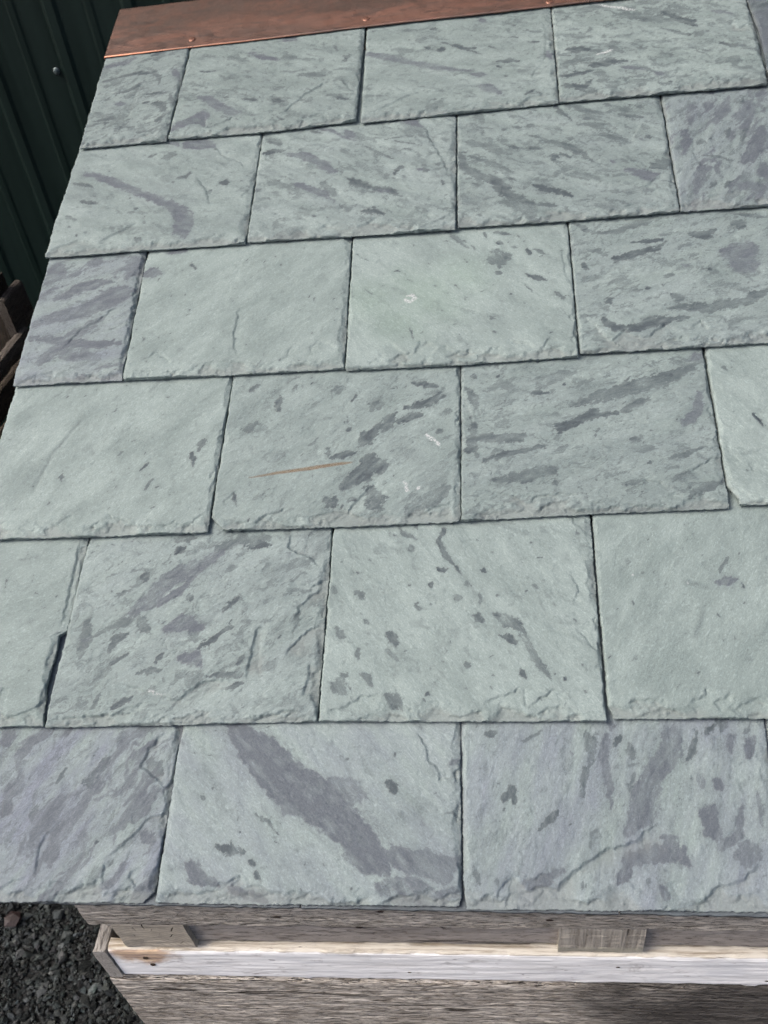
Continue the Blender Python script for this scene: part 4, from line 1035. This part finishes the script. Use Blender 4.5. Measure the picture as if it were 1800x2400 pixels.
    for (a, b) in nails:
        lathe("nail", [(0.0062, 0.0), (0.0062, 0.0010), (0.0050, 0.0019), (0.0025, 0.0023), (0.0001, 0.0024)], M_NAIL, cap, 16, (a, b - vlow, hs(b) + 0.0028), (0, 0, 0))
build_roof_rest()

def nail_hole(parent, x, y, z, r):
    lathe("nail_hole", [(r, 0.0), (r * 0.85, 0.0004), (0.0001, 0.0003)], M_KNOT, parent, 9, (x, y, z), (R(90), 0, 0)).scale = (1.7, 0.8, 1)

# ------------------------------------------------------------------ pallet and crate under the display
YAW = 0.0220
def front(x, y):
    return (x, y)
YF = 0.0653
def build_pallet():
    root = empty("wooden_pallet", (0.12, YF + 0.022 * (0.12 + 0.26), 0.711), YAW)
    tag(root, "weathered wooden pallet carrying the eave of the slate display", "pallet")
    # local: x along the front, y = 0 is the front face, z = 0 the underside of the blocks
    X0 = -0.3775                                                   # left end
    L = 1.03
    b = plank("deck_board", (L, 0.09, 0.066), (X0 + L / 2, 0.045, 0.0685 + 0.033), M_TOPBOARD, root, 0.004, 0.0010, 11, worn=0.002)
    for (nx_, nz_, r_) in ((0.262, 0.052 - 0.0, 0.0035), (0.41, 0.055, 0.0028), (0.137, 0.06, 0.003)):
        pass
    for (hx, hz) in ((0.13, 0.004), (-0.02, -0.008), (0.26, 0.006), (-0.30, -0.006), (-0.19, 0.008), (0.40, -0.004)):
        nail_hole(b, hx, -0.0453, hz, 0.0024)
    for yy in (0.30, 0.52, 0.74):
        plank("deck_board", (L, 0.10, 0.022), (X0 + L / 2, yy, 0.0685 + 0.011), M_TOPBOARD, root, 0.03, 0.001, 12)
    # blocks: end grain to the front
    blk = plank("block", (0.083, 0.10, 0.064), (-0.3165, 0.0552, 0.0335), M_END, root, 0.003, 0.0006, 13, worn=0.002, shear=-0.02)
    blk2 = plank("block", (0.088, 0.10, 0.064), (0.172, 0.0552, 0.0335), M_VERT, root, 0.003, 0.0009, 14, worn=0.003)
    blk3 = plank("block", (0.088, 0.10, 0.064), (0.6, 0.0552, 0.0335), M_VERT, root, 0.006, 0.0009, 15, worn=0.003)
    inner = plank("stringer_board", (0.96, 0.02, 0.060), (0.155, 0.0225, 0.0345), M_INNER, root, 0.006, 0.0006, 16)
    for q in (0.005, -0.12):
        pass
    for (bx, bz, r_) in ((-0.0835, 0.0445, 0.0042), (0.0075, 0.047, 0.0042)):
        lathe("knot", [(r_, 0.0), (r_ * 0.9, 0.0006), (0.0001, 0.0008)], M_KNOT, inner, 12, (bx - 0.155 + 0.0, -0.0102, bz - 0.0345 + 0.002), (R(90), 0, 0))
    for (bx, bz, s_) in ((-0.327 + 0.06, 0.058, 1.0), (0.225, 0.040, 1.2)):
        lathe("nail", [(0.0030 * s_, 0.0), (0.0030 * s_, 0.0006), (0.0001, 0.001)], M_RAWWOOD, b, 10, (bx - (X0 + L / 2), -0.0452, bz - 0.033), (R(90), 0, 0))

M_KNOT = plain("dark_knot", srgb(44, 32, 24), 0.9, nscale=300)
M_RAWWOOD = plain("raw_chipped_wood", srgb(190, 150, 108), 0.8, nscale=200)
def vert_material():
    k = NT("split_vertical_grain")
    o = k.objco()
    f = k.noise(k.map(o, scale=(30, 30, 1.5)), 9, 4, 0.65, 0.2)
    c = k.mix(k.ramp(f, 0.3, 0.65), srgb(122, 115, 106), srgb(172, 165, 153))
    c = k.mix(k.ramp(f, 0.36, 0.30), c, srgb(40, 36, 32))
    z = k.sepv(o)[2]
    lo = k.ramp(k.math('ADD', z, k.math('MULTIPLY', k.noise(o, 60, 3, 0.6), 0.02)), -0.002, -0.006)
    c = k.mix(k.math('MULTIPLY', lo, 0.85), c, k.mix(k.noise(o, 150, 3, 0.6), srgb(150, 145, 128), srgb(176, 171, 156)))
    return k.out(c, 0.85, k.bump(f, 0.0014, 1.0), spec=0.2)
M_VERT = vert_material()
build_pallet()

def build_crate():
    root = empty("wooden_crate", (0.12, YF + 0.004 + 0.022 * (0.12 + 0.26), 0.0), YAW)
    tag(root, "weathered wooden crate with a bleached white top rail below the display", "crate")
    ZT = 0.7105
    # white rail: local origin of the board is its centre
    w = plank("top_rail", (1.05, 0.016, 0.0725), (0.1425, 0.008, ZT - 0.03625), M_WHITE, root, 0.004, 0.0005, 31, worn=0.0015, shear=-0.0)
    for (nx_, nz_) in ((-0.342, -0.020), (-0.3385, -0.038)):
        lathe("nail", [(0.0032, 0.0), (0.0032, 0.0006), (0.0015, 0.0004), (0.0001, 0.0004)], M_STEEL, w, 12, (nx_ - 0.1425, -0.0082, nz_ + 0.03625), (R(90), 0, 0))
    for (hx, hz) in ((-0.18, -0.012), (0.05, 0.010), (0.21, -0.02), (0.33, 0.004)):
        nail_hole(w, hx, -0.0083, hz, 0.0014)
    plank("side_board", (0.60, 0.017, 0.0735), (-0.3925, 0.298, ZT - 0.0367), M_SIDE, root, 0.006, 0.0008, 32, rot=(0, 0, R(90)), worn=0.002)
    z = ZT - 0.0790
    for i, h in enumerate((0.17, 0.17, 0.17, 0.10)):
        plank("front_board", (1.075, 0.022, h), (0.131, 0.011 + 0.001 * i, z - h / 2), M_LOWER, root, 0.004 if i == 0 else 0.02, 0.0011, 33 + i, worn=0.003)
        plank("side_board", (0.58, 0.020, h), (-0.396, 0.315, z - h / 2), M_TOPBOARD, root, 0.02, 0.0011, 43 + i, rot=(0, 0, R(90)), worn=0.002)
        z -= h + 0.006
    for x in (-0.35, 0.62):
        plank("corner_post", (ZT - 0.08, 0.05, 0.05), (x, 0.055, (ZT - 0.08) / 2), M_OLDGREY, root, 0.05, 0.0008, 50, rot=(0, R(-90), 0))
    plank("back_board", (1.03, 0.02, 0.65), (0.13, 0.61, 0.35), M_OLDGREY, root, 0.05, 0.0008, 52)
build_crate()
